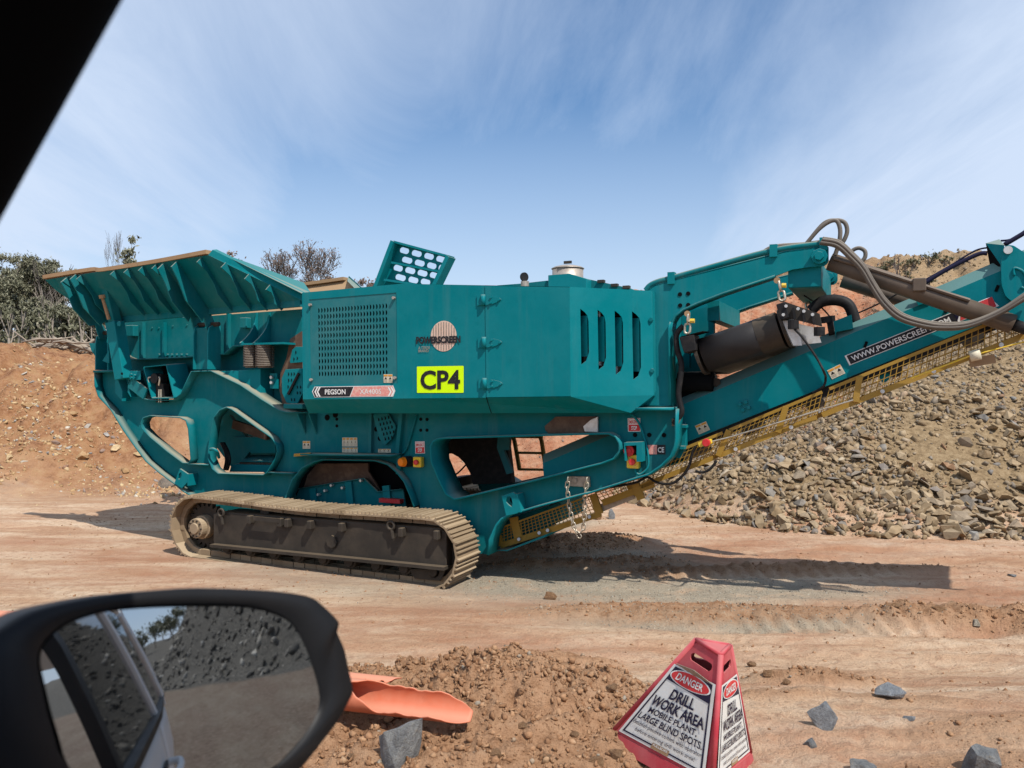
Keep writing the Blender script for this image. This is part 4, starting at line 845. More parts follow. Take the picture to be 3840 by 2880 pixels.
MB().beam(bS + Vector((.003, -.002, 0)), kS + Vector((.003, -.002, 0)), .0065, .0065).build('door_seam', DARK, canopy)
# louvred corner panel with four slots
cq = [tB1, tC, bC, bB1]; slots = []
for x0, y0, x1, y1, x2 in ((1040, 712, 1050, 1292, 1125), (1219, 722, 1230, 1345, 1302), (1396, 731, 1408, 1395, 1482), (1576, 738, 1590, 1448, 1664)):
    slots.append([(x0, y0), (x0 + 45, y0 + 35), (x2 - 12, y0 + 70), (x2, y0 + 130), (x2 + 5, y1 - 130), (x2 - 8, y1 - 85), (x1 + 50, y1 - 38), (x1, y1)])
cn = (tC - tB1).cross(bB1 - tB1).normalized(); cn = -cn if cn.y > 0 else cn
rings = [cq] + [[mplane(px('D', x, y), tB1, cn) for x, y in s_] for s_ in slots]
allv = [p for r_ in rings for p in r_]; tri = tessellate_polygon(rings)
mesh_obj('corner_panel', [p for p in allv], [tuple(t) for t in tri], TEAL, canopy, solid=.012, off=-1)
for s_ in slots:
    rr_ = [mplane(px('D', x, y), tB1, cn) for x, y in s_]
    v_ = [rr_[0], rr_[-1], rr_[-1] - cn * .10 + (tC - tB1) * .10, rr_[0] - cn * .10 + (tC - tB1) * .10]
    MB().add([rr_[2], rr_[5], rr_[5] - cn * .08 - (tC - tB1) * .06, rr_[2] - cn * .08 - (tC - tB1) * .06], [(0, 1, 2, 3)]).build('louvre_vane', TEAL, canopy)
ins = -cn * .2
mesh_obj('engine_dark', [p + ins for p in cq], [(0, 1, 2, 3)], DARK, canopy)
MB().cyl(mplane(px('D', 1238, 730), tB1 + ins * .6, cn), mplane(px('D', 1240, 1300), tB1 + ins * .6, cn), .02, 8).build('engine_pipe', ZINC, canopy)
mesh_obj('engine_plate', [mplane(px('D', x, y), tB1 + ins * .5, cn) for x, y in ((1405, 1140), (1430, 1140), (1430, 1380), (1408, 1390))], [(0, 1, 2, 3)], ZINC, canopy)
for x, y in ((1778, 828), (1790, 1355)): bolts(canopy, [mplane(px('D', x, y), tB1, cn)], .022, .03, TEAL_D)
# grille panel with rows of D-shaped slots
pa = [p + Vector((0, .006, 0)) for p in panelA]; nc_, nr_ = 23, 11
gq = pl(pxs('C', 250, 838, 982, 786, 985, 1545, 258, 1560), WC + .006); gm = MB()
def g_add(poly_rings):
    v_ = [p for r_ in poly_rings for p in r_]; gm.add(v_, [tuple(t) for t in tessellate_polygon(poly_rings)])
g_add([fillet(pa, .008, 2), gq])
for i in range(nc_):
    for j in range(nr_):
        cell = [quad_map(gq, (i + a) / nc_, (j + b_) / nr_) for a, b_ in ((0, 0), (1, 0), (1, 1), (0, 1))]
        slot = [quad_map(gq, (i + a) / nc_, (j + b_) / nr_) for a, b_ in ((.22, .10), (.56, .20), (.74, .40), (.74, .62), (.56, .82), (.22, .92))]
        g_add([cell, slot])
gp = gm.build('grille_panel', TEAL_G, canopy)
m_ = gp.modifiers.new('solid', 'SOLIDIFY'); m_.thickness = .004
mesh_obj('radiator_core', [p + Vector((0, .05, 0)) for p in panelA], [(0, 1, 2, 3)], DARK, canopy)
bolts(canopy, [ml('C', x, y, WC) for x, y in ((183, 812), (1048, 740), (192, 1588), (1058, 1568))], .018, .03, EXH, 'panel_bolt')
# three strap hinges
for yy, rg, x0 in ((770, 'C', 1968), (1210, 'C', 1976), (1635, 'C', 1982)):
    c0 = ml(rg, x0, yy - 10, WC - .02); s_ = (ml(rg, x0 + 100, yy, WC) - ml(rg, x0, yy, WC)).x / 100
    hg = MB().cyl(c0 + Vector((0, 0, -50 * s_)), c0 + Vector((0, 0, 50 * s_)), .024, 10).build('strap_hinge', TEAL, canopy, True)
    MB().box(c0 + Vector((-.045, .012, 0)), (.06, .012, 95 * s_)).build('hinge_leaf', TEAL, hg)
    MB().prism([Vector((c0.x + x * s_, WC - .016, c0.z + z * s_)) for x, z in ((15, 42), (90, 34), (165, 14), (182, -2), (165, -18), (90, -42), (15, -48))], (0, .012, 0)).build('hinge_strap', TEAL, hg)
    bolts(hg, [Vector((c0.x + x * s_, WC - .016, c0.z + z * s_)) for x, z in ((80, 20), (78, -28), (165, -4))], .012, .012, TEAL)
# decals
q = pl(pxs('I', 177, 68, 662, 60, 662, 340, 178, 341), WC); decal('fleet_number_sign', q, LIME, canopy, rnd=.01); text('CP4', q, (.08, .15, .93, .88), INK, canopy, bold=.03)
q = pl(pxs('C', 1277, 1142, 1737, 1130, 1737, 1205, 1277, 1220), WC); text('POWERSCREEN', q, (0, 0, 1, 1), INK, canopy, bold=.05, off=(0, -.010, 0))
c0 = ml('C', 1560, 1135, WC); rx_, rz_ = (ml('C', 1695, 1135, WC) - c0).x, (c0 - ml('C', 1560, 1294, WC)).z
ds = mesh_obj('brand_disc', [c0 + Vector((rx_ * math.cos(t_), -.004, rz_ * math.sin(t_))) for t_ in [2 * math.pi * k / 48 for k in range(48)]], [tuple(range(48))], PINK_D, canopy)
for k in range(9):
    f_ = -.78 + k * .2; hh = math.sqrt(max(0, 1 - f_ * f_)) * rz_ * .93; MB().box(c0 + Vector((rx_ * f_, -.006, 0)), (rx_ * .055, .002, hh * 2)).build('disc_stripe', STAIN, ds)
q = pl(pxs('C', 1300, 1243, 1422, 1240, 1422, 1272, 1300, 1275), WC); text('A TEREX', q, (0, 0, 1, .95), STAIN, canopy, bold=.01); q = pl(pxs('C', 1300, 1275, 1408, 1272, 1408, 1302, 1300, 1303), WC); text('BRAND', q, (0, .05, 1, .95), STAIN, canopy, bold=.01)
bq = pxs('H', 750, 465, 775, 415, 1590, 402, 1612, 458, 1590, 518, 775, 526)
mesh_obj('model_banner', [p + Vector((0, -.004, 0)) for p in pl(bq, WC)], [tuple(range(6))], WHITE, canopy)
mesh_obj('banner_field', [p + Vector((0, -.006, 0)) for p in pl(pxs('H', 760, 465, 780, 421, 1180, 415, 1140, 516, 780, 520), WC)], [tuple(range(5))], INK, canopy)
mesh_obj('banner_field', [p + Vector((0, -.006, 0)) for p in pl(pxs('H', 1188, 415, 1585, 408, 1604, 458, 1586, 511, 1148, 516), WC)], [tuple(range(5))], RED_F, canopy)
text('PEGSON', pl(pxs('H', 885, 443, 1098, 440, 1098, 494, 885, 496), WC), (0, 0, 1, 1), WHITE, canopy, bold=.02); text('XA400S', pl(pxs('H', 1245, 440, 1468, 436, 1468, 490, 1245, 492), WC), (0, 0, 1, 1), WHITE, canopy)
for x, mm in ((775, 1), (800, 1), (1535, -1), (1565, -1)):
    mesh_obj('chevron', [p + Vector((0, -.008, 0)) for p in pl(pxs('H', x + 25 * (mm > 0), 420, x + 25 * (mm > 0) + 16, 420, x + 16 + 25 * (mm < 0), 468, x + 25 * (mm > 0) + 16, 518, x + 25 * (mm > 0), 518, x + 25 * (mm < 0), 468), WC)], [tuple(range(6))], WHITE, canopy)
def warning(q, parent, cols=2, off=-.004):
    wl = decal('warning_label', q, CREAM, parent, (0, off, 0))
    for k in range(cols):
        u0, u1 = k / cols + .04, (k + 1) / cols - .04
        decal('label_band', sub(q, u0, .06, u1, .24), ORANGE_P, wl, (0, off - .002, 0))
        t3 = sub(q, u0 + .06, .30, u1 - .06, .58); mesh_obj('label_symbol', [t3[0].lerp(t3[1], .5) + Vector((0, off - .002, 0)), t3[2] + Vector((0, off - .002, 0)), t3[3] + Vector((0, off - .002, 0))], [(0, 1, 2)], INK, wl)
        for r_ in range(3): decal('label_line', sub(q, u0 + .02, .66 + r_ * .1, u1 - .02, .69 + r_ * .1), STAIN, wl, (0, off - .002, 0))
    return wl
warning(pl(pxs('C', 938, 1530, 1030, 1530, 1030, 1618, 938, 1618), WC + .004), canopy)
for q, c_ in ((pxs('H', 653, 978, 730, 978, 730, 1058, 653, 1058), 2), (pxs('H', 1062, 942, 1216, 942, 1220, 1035, 1062, 1035), 4), (pxs('H', 1062, 1045, 1222, 1045, 1222, 1100, 1062, 1100), 4), (pxs('H', 1434, 1060, 1565, 1060, 1565, 1098, 1434, 1098), 3)):
    warning(pl(q, WP), chassis, c_)
def estop(q, parent):
    s_ = decal('emergency_stop_sign', q, WHITE, parent, (0, -.006, 0)); decal('sign_field', sub(q, .05, .04, .95, .96), RED, s_, (0, -.008, 0))
    decal('sign_band', sub(q, .08, .08, .92, .48), WHITE, s_, (0, -.0095, 0)); text('EMERGENCY', q, (.11, .16, .89, .42), RED, s_, off=(0, -.0115, 0), bold=.02); text('STOP', q, (.28, .58, .72, .88), WHITE, s_, off=(0, -.0105, 0), bold=.03)
estop(pl(pxs('I', 160, 845, 258, 843, 262, 968, 162, 970), WP), chassis); estop(pl(pxs('J', 980, 188, 1110, 186, 1114, 326, 984, 328), WP), chassis)
q = pl(pxs('J', 1180, 467, 1370, 464, 1370, 563, 1180, 562), WP); mp_ = decal('maker_plate', q, RED_F, chassis, (0, -.006, 0)); decal('plate_field', sub(q, .55, .0, 1, 1), INK, mp_, (0, -.008, 0)); text('CE', q, (.6, .25, .94, .8), WHITE, mp_, off=(0, -.010, 0), bold=.02)
# amber lamp and stop buttons
p = ml('I', 110, 1050, WP); MB().cyl(p, p + Vector((-.03, -.08, 0)), .065, 18).build('lamp_base', BLK, chassis); MB().cyl(p + Vector((-.03, -.10, 0)), p + Vector((-.045, -.16, 0)), .062, 18, .045).build('amber_lamp', AMBER, chassis, bevel=.01)
def stop_button(p, parent, k=1.0):
    bx_ = MB().box(p, (.13 * k, .08, .14 * k)).build('stop_box', YEL_B, parent, bevel=.012); MB().cyl(p + Vector((0, -.04, 0)), p + Vector((0, -.075, 0)), .035 * k, 16).build('stop_button', RED, bx_, bevel=.006)
stop_button(ml('I', 193, 1057, WP - .05), chassis, .85)
bxp = ml('J', 1035, 530, WP - .06)
hx = pl(pxs('J', 945, 440, 1125, 435, 1125, 640, 1070, 640, 1070, 470, 950, 475), WP - .16)
MB().prism(hx, (0, .16, 0)).build('button_hood', TEAL, chassis); MB().prism(pl(pxs('J', 938, 445, 950, 445, 960, 632, 948, 632), WP - .16), (0, .16, 0)).build('button_hood_side', TEAL, chassis)
p = ml('J', 1020, 520, WP); MB().cyl(p, p + Vector((0, -.11, 0)), .06, 8).cyl(p + Vector((0, -.11, 0)), p + Vector((0, -.12, 0)), .03, 10).build('isolator_knob', RED, chassis, bevel=.008)
stop_button(ml('J', 1040, 637, WP - .05), chassis)
MB().tube(spline([ml('J', 1055, 690, WP - .04), ml('J', 1065, 750, WP - .04), ml('J', 1110, 770, WP - .04), ml('J', 1185, 700, WP - .03), ml('J', 1190, 580, WP - .03), ml('J', 1165, 440, WP - .03), ml('J', 1105, 260, WP - .03), ml('J', 1060, 190, WP - .03), ml('J', 1010, 140, WP - .03)]), .012, 6).build('cable', TEAL, chassis, True)
# fairlead pocket under the canopy and chain bracket
mesh_obj('lamp_pocket', [p + Vector((0, -.02, 0)) for p in pl(pxs('J', 125, 270, 240, 172, 672, 170, 668, 335, 160, 342, 130, 310), WP)], [tuple(range(6))], BROWN, chassis)
MB().prism(pl(pxs('J', 515, 275, 600, 200, 668, 172, 668, 335, 530, 330), WP - .04), (0, .03, 0)).build('pocket_flap', ZINC, chassis, bevel=.006)
cb_ = MB().prism(pl(pxs('J', 362, 790, 580, 795, 588, 905, 372, 893), WP - .03), (0, .03, 0)).build('chain_bracket', STAIN, chassis, bevel=.005); bolts(cb_, [ml('J', 430, 835, WP - .03)], .03, .012, STAIN)
def chain(path, parent, link_l, wire, name='chain'):
    pts = [Vector(p) for p in path]; d = [0]
    for a, b_ in zip(pts[:-1], pts[1:]): d.append(d[-1] + (b_ - a).length)
    n = max(2, int(d[-1] / (link_l * .72))); root = None
    for k in range(n):
        t_ = (k + .5) / n * d[-1]; i = max(j for j in range(len(d) - 1) if d[j] <= t_); f = (t_ - d[i]) / (d[i + 1] - d[i]); c = pts[i].lerp(pts[i + 1], f); ax = (pts[i + 1] - pts[i]).normalized()
        sd = ax.cross(Vector((0, 1, 0))).normalized(); ot = sd.cross(ax); e = sd if k % 2 else ot
        ringp = [c + ax * (link_l / 2 - link_l * .25) * (1 if math.cos(q_) > 0 else -1) + ax * math.cos(q_) * link_l * .25 + e * math.sin(q_) * link_l * .28 for q_ in [2 * math.pi * z_ / 14 for z_ in range(15)]]
        o = MB().tube(ringp, wire, 5).build('chain_link', CHAIN, parent, True)
chain([ml('J', 365, 800, WP - .09), ml('J', 350, 900, WP - .09), ml('J', 370, 1080, WP - .09), ml('J', 400, 1240, WP - .09), ml('J', 430, 1340, WP - .09), ml('J', 470, 1400, WP - .09), ml('J', 520, 1340, WP - .09), ml('J', 530, 1200, WP - .09), ml('J', 535, 1000, WP - .09), ml('J', 560, 810, WP - .09)], cb_, .075, .0065)
# roof things
hb = MB().hexa([ml('D', x, y, w) for w in (-1.0, -.2) for x, y in ((705, 500), (1105, 500), (1105, 405), (705, 368))])
hb2 = [ml('D', 705, 365, -1.0), ml('D', 925, 347, -1.0), ml('D', 1105, 400, -1.0), ml('D', 1105, 520, -1.0), ml('D', 705, 520, -1.0)]
MB().prism(hb2, (0, .8, 0)).build('exhaust_cowl', TEAL, canopy, bevel=.006)
MB().prism(pl(pxs('D', 1100, 400, 1560, 500, 1560, 540, 1100, 530), -.85), (0, .7, 0)).build('roof_hatch', TEAL_D, canopy, bevel=.005)
for x, y in ((1258, 430), (1398, 470), (1520, 490)): MB().box(ml('D', x, y, -.85), (.07, .06, .03)).build('roof_hinge', STEEL, canopy)
c0 = ml('D', 910, 300, -.55); rr0 = (ml('D', 1065, 300, -.55) - c0).x; zt = ml('D', 910, 292, -.55).z; zb = ml('D', 910, 400, -.55).z; zc = ml('D', 910, 250, -.55).z
MB().cyl((c0.x, -.55, zb - .2), (c0.x, -.55, zt), rr0 * .98, 32).build('air_intake', EXH, canopy, True); MB().tube([Vector((c0.x, -.55, zt - .01 + (zc - zt) * f)) for f in (0, .12, .5, .85, 1.0)], [rr0 * 1.04, rr0 * 1.04, rr0 * .86, rr0 * .5, rr0 * .05], 32).build('intake_cap', EXH, canopy, True)
MB().box((c0.x, -.55, zc + .02), (.09, .02, .03)).build('wing_nut', STEEL, canopy)
p = ml('D', 465, 382, -.8); rr1 = (ml('D', 508, 382, -.8) - p).x; MB().cyl(p, p + Vector((-.02, .012, 0)), rr1, 24).build('rain_flap', BLK, canopy); MB().cyl(p - Vector((0, 0, rr1)), p - Vector((0, 0, rr1 + .25)), rr1 * .9, 16).build('exhaust_stub', EXH, canopy)
MB().prism(pl(pxs('D', 180, 470, 420, 452, 700, 420, 705, 520, 180, 520), -.6), (0, .5, 0)).build('roof_hatch', TEAL_D, canopy)
# hinged perforated step panel on top
W5 = -.55; sp0 = [ml('C', 1085, 165, W5), ml('C', 1660, 320, W5), ml('C', 1500, 640, W5), ml('C', 900, 640, W5)]
def stp(x, y): return ml('C', x, y, W5)
holes = []
for (cx_, cy_, hw_) in ((1150, 248, 50), (1277, 278, 54), (1405, 307, 52), (1527, 337, 50), (1178, 347, 56), (1308, 377, 54), (1433, 405, 51), (1085, 430, 50), (1210, 455, 55), (1337, 482, 54), (1460, 505, 50), (1110, 527, 56), (1242, 553, 54), (1368, 573, 52), (1518, 423, 16)):
    rg_ = []; ca, sa = .968, .25
    for k in range(16):
        a = 2 * math.pi * k / 16; ux = (hw_ - 26) * (1 if math.cos(a) > 0 else -1) * (hw_ > 30) + min(26, hw_) * math.cos(a); uy = 31 * math.sin(a)
        rg_.append(stp(cx_ + ux * ca - uy * .28, cy_ + ux * sa + uy * .95))
    holes.append(rg_)
plate('step_panel', [stp(1100, 175), stp(1645, 322), stp(1480, 640), stp(920, 640)], W5, .012, TEAL, holes=holes)
for a, b_, w1, w2 in (((1085, 165), (905, 640), .05, .12), ((1655, 320), (1500, 640), .05, .12)): MB().beam(stp(*a) - Vector((0, .05, 0)), stp(*b_) - Vector((0, .05, 0)), .16, .05, (1, 0, 0)).build('step_stringer', TEAL, crusher)
for a, b_ in (((1085, 168), (1660, 322)), ((1062, 382), (1575, 478)), ((985, 560), (1300, 605))): MB().beam(stp(*a) - Vector((0, .04, 0)), stp(*b_) - Vector((0, .04, 0)), .12, .025).build('step_tread', TEAL, crusher)

# ---- boom frame over the conveyor
boom_px = pxs('E', 40, 815, 110, 775, 150, 748, 300, 705, 1500, 397, 1900, 346, 1955, 350, 1955, 490, 1940, 520, 1905, 545, 1760, 556, 1580, 582, 1400, 650, 860, 832, 600, 932, 450, 1000, 370, 1062, 330, 1130, 310, 1200) + pxs('K', 325, 890, -40, 890)
boom = plate('boom_side', pl(boom_px, WP), WP, .03, TEAL)
ribbon('boom_flange', pl(boom_px[12:21], WP), WP - .01, WP + .16, TEAL_D, boom, th=.02); ribbon('boom_flange', pl(boom_px[0:6], WP), WP, WP + .16, TEAL_D, boom, th=.02)
ribbon('post_flange', pl(pxs('E', 330, 1130, 310, 1200) + pxs('K', 322, 880), WP), WP - .06, WP + .18, TEAL, boom, th=.02)
for x, y in ((415, 840), (500, 832), (417, 955), (500, 950)): MB().cyl(ml('E', x, y, WP) + Vector((0, .01, 0)), ml('E', x, y, WP) + Vector((0, -.006, 0)), .022, 10).build('bolt_hole', DARK, boom)
def pin(p, parent): MB().cyl(p + Vector((0, .05, 0)), p + Vector((0, -.05, 0)), .075, 8).cyl(p + Vector((0, -.05, 0)), p + Vector((0, -.09, 0)), .045, 6).build('pivot_nut', TEAL, parent, bevel=.004)
pin(ml('E', 1862, 452, WP), boom)
fb = boom.copy(); link(fb, crusher); fb.location = (0, .80 - WP - .03, 0)
for ch in list(boom.children):
    if ch.name.startswith(('boom_flange', 'pivot')): c = ch.copy(); link(c, fb)
MB().beam(atw(ml('E', 1700, 620, WP), WP + .05), atw(ml('E', 1700, 620, WP), .8), .30, .26).build('cross_tube', TEAL, crusher, bevel=.01)
MB().beam(atw(ml('E', 700, 985, WP), -.5), atw(ml('E', 700, 985, WP), .8), .12, .2).build('cross_tube', TEAL, crusher)
block('rear_wall', pxs('E', 370, 1060, 720, 960, 760, 1230, 760, 1659, 420, 1659), .35, .40, TEAL_D, crusher, .35)
MB().beam(ml('E', 740, 960, .1), ml('E', 745, 1260, .1), .08, .06).build('rear_post', TEAL, crusher); MB().beam(ml('E', 480, 1000, 0), ml('E', 485, 1600, 0), .10, .08).build('rear_post', TEAL, crusher)
block('roller_bracket', pxs('K', 385, 540, 750, 530, 795, 575, 795, 710, 430, 860), -.40, -.36, STAIN, crusher); MB().cyl(ml('K', 400, 640, -.5), ml('K', 760, 640, -.5), .10, 20).build('head_roller', DARK, crusher); bolts(crusher, [ml('K', 380, 650, -.55), ml('K', 790, 645, -.45)], .05, .03, STEEL)
plate('bearing_plate', pl(pxs('K', 390, 590, 750, 590, 750, 720, 430, 860), -.43), -.43, .02, DARK)
# hydraulic line along the boom, hose loops
hp = [ml('E', x, y, WP + .02) for x, y in ((60, 800), (110, 745), (200, 705), (330, 672), (800, 540), (1390, 385), (1900, 315))]
MB().tube(spline(hp, 6), .032, 8).build('hydraulic_line', TEAL_D, crusher, True)
for x, y in ((330, 675), (1388, 392), (1905, 322)): MB().box(ml('E', x, y, WP + .02), (.07, .09, .12)).build('pipe_clip', TEAL, crusher)
MB().tube(spline([ml('E', x, y, WP + .2) for x, y in ((1270, 410), (1400, 345), (1720, 320), (1990, 285), (2110, 320))], 6), .022, 8).build('hose', HOSE, crusher, True)
for w_, pts in ((WP + .05, (1715, 325, 1850, 170, 1960, 90, 2040, 80, 2075, 170, 2065, 300, 2020, 440)), (WP + .15, (1715, 330, 1900, 110, 2030, 72, 2120, 95, 2148, 180, 2120, 270, 2075, 330))):
    MB().tube(spline([ml('E', pts[i], pts[i + 1], w_) for i in range(0, len(pts), 2)], 8), .020, 8).build('hose_loop', HOSE, crusher, True)
MB().tube(spline([ml('F', x, y, -.2) for x, y in ((360, 490), (430, 390), (500, 360), (560, 390), (565, 450), (530, 500))], 8), .020, 8).build('hose_loop', HOSE, crusher, True)
for k in range(5):
    o_ = (k - 2) * 14; w_ = WP - .02 - .03 * (k % 2)
    pts = ((110, 285 + o_), (280, 320 + o_), (420, 440 + o_), (540, 570 + o_), (640, 740 + o_), (760, 920 + o_), (930, 1070 + o_), (1180, 1150 + o_), (1400, 1170 + o_ + (k % 3) * 6), (1650, 1150 + o_), (1950, 1030 + o_), (2212, 870 + o_ * 1.4), (2420, 740 + o_ * 1.6))
    MB().tube(spline([ml('F', x - o_ * .6, y, w_) for x, y in pts], 8), .0145, 7).build('hose_bundle', HOSE, crusher, True)
# hydraulic cylinders
def ram(a, b_, r_, cut, nm='hydraulic_cylinder'):
    o = MB().cyl(a, a.lerp(b_, cut), r_, 20).build(nm, CYLM, crusher, True); MB().cyl(a.lerp(b_, cut), b_, r_ * .62, 16).build('cylinder_rod', BLK, o, True); return o
c1 = ram(ml('F', 200, 500, WP + .1), ml('F', 2330, 1230, WP + .1), .085, .90)
MB().tube([ml('F', 240, 455, WP + .02), ml('F', 1650, 905, WP + .02)], .016, 6).tube([ml('F', 240, 470, WP + .0), ml('F', 1650, 895, WP + .06)], .012, 6).build('feed_pipe', CYLM, c1)
MB().box(ml('F', 1125, 745, WP + .03), (.11, .12, .12)).build('pipe_clamp', CYLM, c1, bevel=.01)
ram(ml('F', 330, 690, .7), ml('F', 1300, 1000, .7), .085, .85)
for p in (ml('E', 1430, 480, WP),): pass

# ---- main conveyor
WV = -.52
top_f = [('K', 430, 882), ('K', 1200, 530), ('K', 2000, 205), ('F', 760, 1125), ('F', 1330, 850), ('F', 1960, 600)]
bot_f = [('K', 470, 1270), ('K', 1000, 1040), ('K', 2212, 560), ('L', 1300, 500), ('L', 1640, 372), ('L', 2030, 215)]
A_t, B_t = ml('K', 430, 882, WV), ml('F', 1960, 600, WV); A_b, B_b = ml('K', 470, 1270, WV), ml('L', 2030, 215, WV)
def ext(a, b_, f): return a + (b_ - a) * f
E_t, E_b = ext(A_t, B_t, 1.75), ext(A_b, B_b, 1.75); S_t, S_b = ext(A_t, B_t, -.55), ext(A_b, B_b, -.55)
conv = plate('conveyor_side', [S_t, A_t, B_t, E_t, E_b, B_b, A_b, S_b], WV, .02, TEAL)
cvd = (B_t - A_t).normalized(); cvn = Vector((-cvd.z, 0, cvd.x))
MB().add([S_t, E_t, E_t + cvn * .10 + Vector((0, .12, 0)), S_t + cvn * .10 + Vector((0, .12, 0))], [(0, 1, 2, 3)]).build('side_fold', TEAL, conv)
fs = conv.copy(); link(fs, crusher); fs.location = (0, -2 * WV - .02, 0)
MB().add([atw(p, w) - cvn * .12 for p in (S_t, E_t) for w in (WV, -WV)], [(0, 1, 3, 2)]).build('conveyor_belt', BLK, crusher)
MB().add([atw(p, w) + cvn * .02 for p in (S_b, E_b) for w in (WV + .02, -WV - .02)], [(0, 1, 3, 2)]).build('return_belt', BLK, crusher)
MB().beam(S_b - cvn * .05 + Vector((0, .06, 0)), E_b - cvn * .05 + Vector((0, .06, 0)), .03, .09).build('belt_edge', BLK, crusher)
# fold bracket at the right with web
plate('fold_bracket', fillet(pl(pxs('F', 1975, 560, 1985, 380, 2030, 330, 2100, 330, 2330, 480, 2420, 900, 2150, 960, 2020, 860, 1980, 740), WV - .06), .03), WV - .06, .06, TEAL, conv, bevel=.006)
MB().add([ml('F', 1815, 310, WV + .1), ml('F', 1955, 268, WV + .25), ml('F', 2010, 330, WV - .02), ml('F', 1978, 545, WV - .02), ml('F', 1975, 520, WV - .02)], [(0, 1, 2, 3)]).build('bracket_web', TEAL, conv)
MB().add([ml('F', 1815, 310, WV + .11), ml('F', 1978, 545, WV), ml('F', 1865, 575, WV + .2)], [(0, 1, 2)]).build('bracket_inside', DARK, conv)
pb = ml('F', 2045, 383, WV - .06); MB().cyl(pb, pb + Vector((0, -.02, 0)), .035, 16).build('bracket_pin', ZINC, conv); pb = ml('F', 2200, 1010, WV - .1); MB().cyl(pb + Vector((0, .1, 0)), pb + Vector((0, -.1, 0)), .12, 16).build('cylinder_foot', TEAL, conv)
MB().tube(fillet([ml('F', x, y, WV - .065) for x, y in ((2100, 620), (2110, 560), (2212, 600), (2260, 740), (2200, 790))], .06), .012, 6).build('slot_rim', TEAL, conv, True)
for w_, r_, pts in ((WV + .1, .02, ((1190, 720), (1400, 590), (1720, 430), (1830, 415))), (WV + .12, .008, ((1170, 700), (1450, 540), (1700, 390), (1840, 355))), (WV + .15, .022, ((2010, 325), (2212, 205), (2400, 90))), (WV + .2, .009, ((1970, 285), (2100, 260), (2300, 120)))):
    MB().tube(spline([ml('F', x, y, w_) for x, y in pts], 6), r_, 6).build('stay_cable', NAVY, conv, True)
MB().tube(spline([ml('F', x, y, WV + .3) for x, y in ((430, 1060), (720, 930), (960, 800))], 4), .008, 5).build('stay_cable', BLK, conv, True)
# banner on the conveyor side
q = pl(pxs('F', 352, 1478, 1900, 850, 1955, 960, 402, 1578), WV); ban = decal('web_banner', [q[0], quad_map(q, .97, 0), q[2], q[3]], WHITE, conv)
qi = sub(q, .012, .06, .74, .94); decal('banner_field', qi, INK, ban, (0, -.006, 0)); qr = sub(q, .775, .06, .985, .94); mesh_obj('banner_field', [p + Vector((0, -.006, 0)) for p in (qr[0].lerp(qr[1], .06), qr[1], qr[2], qr[3].lerp(qr[0], 0) - (qr[1] - qr[0]) * .09)], [(0, 1, 2, 3)], RED, ban)
mesh_obj('banner_point', [p + Vector((0, -.006, 0)) for p in (sub(q, .735, .06, .775, .94)[0], sub(q, .735, .06, .79, .94)[1], sub(q, .735, .06, .735, .94)[3])], [(0, 1, 2)], NAVY, ban)
text('WWW.POWERSCREEN.COM', qi, (.03, .22, .95, .80), WHITE, ban, bold=.012)
for x, y in ((570, 1360), (1410, 1000), (1932, 778)): MB().box(ml('F', x, y, WV - .005), (.025, .012, .06), Matrix.Rotation(.35, 3, 'Y')).build('drain_slot', DARK, conv)
warning(pl(pxs('L', 170, 800, 305, 733, 360, 828, 222, 892), WV), conv); warning(pl(pxs('J', 1675, 268, 1790, 220, 1832, 308, 1718, 358), WV), conv)
for x, y in ((1040, 872), (1100, 850), (1070, 930), (1130, 905)): bolts(conv, [ml('K', x, y, WV)], .02, .03, TEAL)
# belt-guard horn on top of the side, drive motor
hq = pl(pxs('F', 235, 1120, 420, 1050, 440, 1195, 262, 1230), WV - .01); MB().prism(hq + pl(pxs('F', 265, 1310), WV - .01), (0, .08, 0)).build('belt_scraper_cover', TEAL, conv)
MB().prism(pl(pxs('F', 1075, 850, 1115, 955, 1260, 905), WV - .02), (0, .05, 0)).build('side_bracket', TEAL, conv)
MB().tube(spline([ml('F', x, y, WV + .2) for x, y in ((0, 1010), (110, 920), (270, 900), (400, 960), (470, 1160))], 6), .055, 10).build('corrugated_hose', BLK, crusher, True)
# ---- overband magnet hanging over the belt
ca, cb2 = ml('E', 668, 1470, -.72), ml('E', 1452, 1205, -.72); cdv = (cb2 - ca); r_m = .175
up_ = Vector((-cdv.z, 0, cdv.x)).normalized(); prof = []
for k in range(25):
    a = math.pi / 2 + math.pi * k / 24; prof.append(up_ * math.sin(a) * r_m + Vector((0, math.cos(a) * r_m, 0)))
for k in range(13):
    a = -math.pi / 2 + math.pi * k / 12; prof.append(up_ * math.sin(a) * r_m + Vector((0, 1.25 + math.cos(a) * r_m, 0)))
mag = MB(); nP = len(prof); mag.add([ca + p for p in prof] + [cb2 + p for p in prof], [(i, (i + 1) % nP, (i + 1) % nP + nP, i + nP) for i in range(nP)] + [tuple(range(nP))[::-1], tuple(range(nP, 2 * nP))])
mg = mag.build('overband_magnet', BELT, crusher, True)
mg.data.polygons.foreach_set('use_smooth', [True] * nP + [False, False]); mg.data.update()
f2 = cdv.normalized()
MB().add([ca + f2 * (cdv.length * .72) + p * 1.012 for p in prof] + [cb2 + f2 * .005 + p * 1.012 for p in prof], [(i, (i + 1) % nP, (i + 1) % nP + nP, i + nP) for i in range(nP)]).build('magnet_band', STEEL, mg, True)
for base, sgn in ((ca - f2 * .03, -1), (cb2 + f2 * .03, 1)):
    MB().prism([base + p * 1.08 for p in prof[::3]], f2 * .03 * sgn).build('end_plate', STEEL, mg)
q = [('E', 405, 1285), ('E', 560, 1255), ('E', 580, 1420), ('E', 455, 1450)]
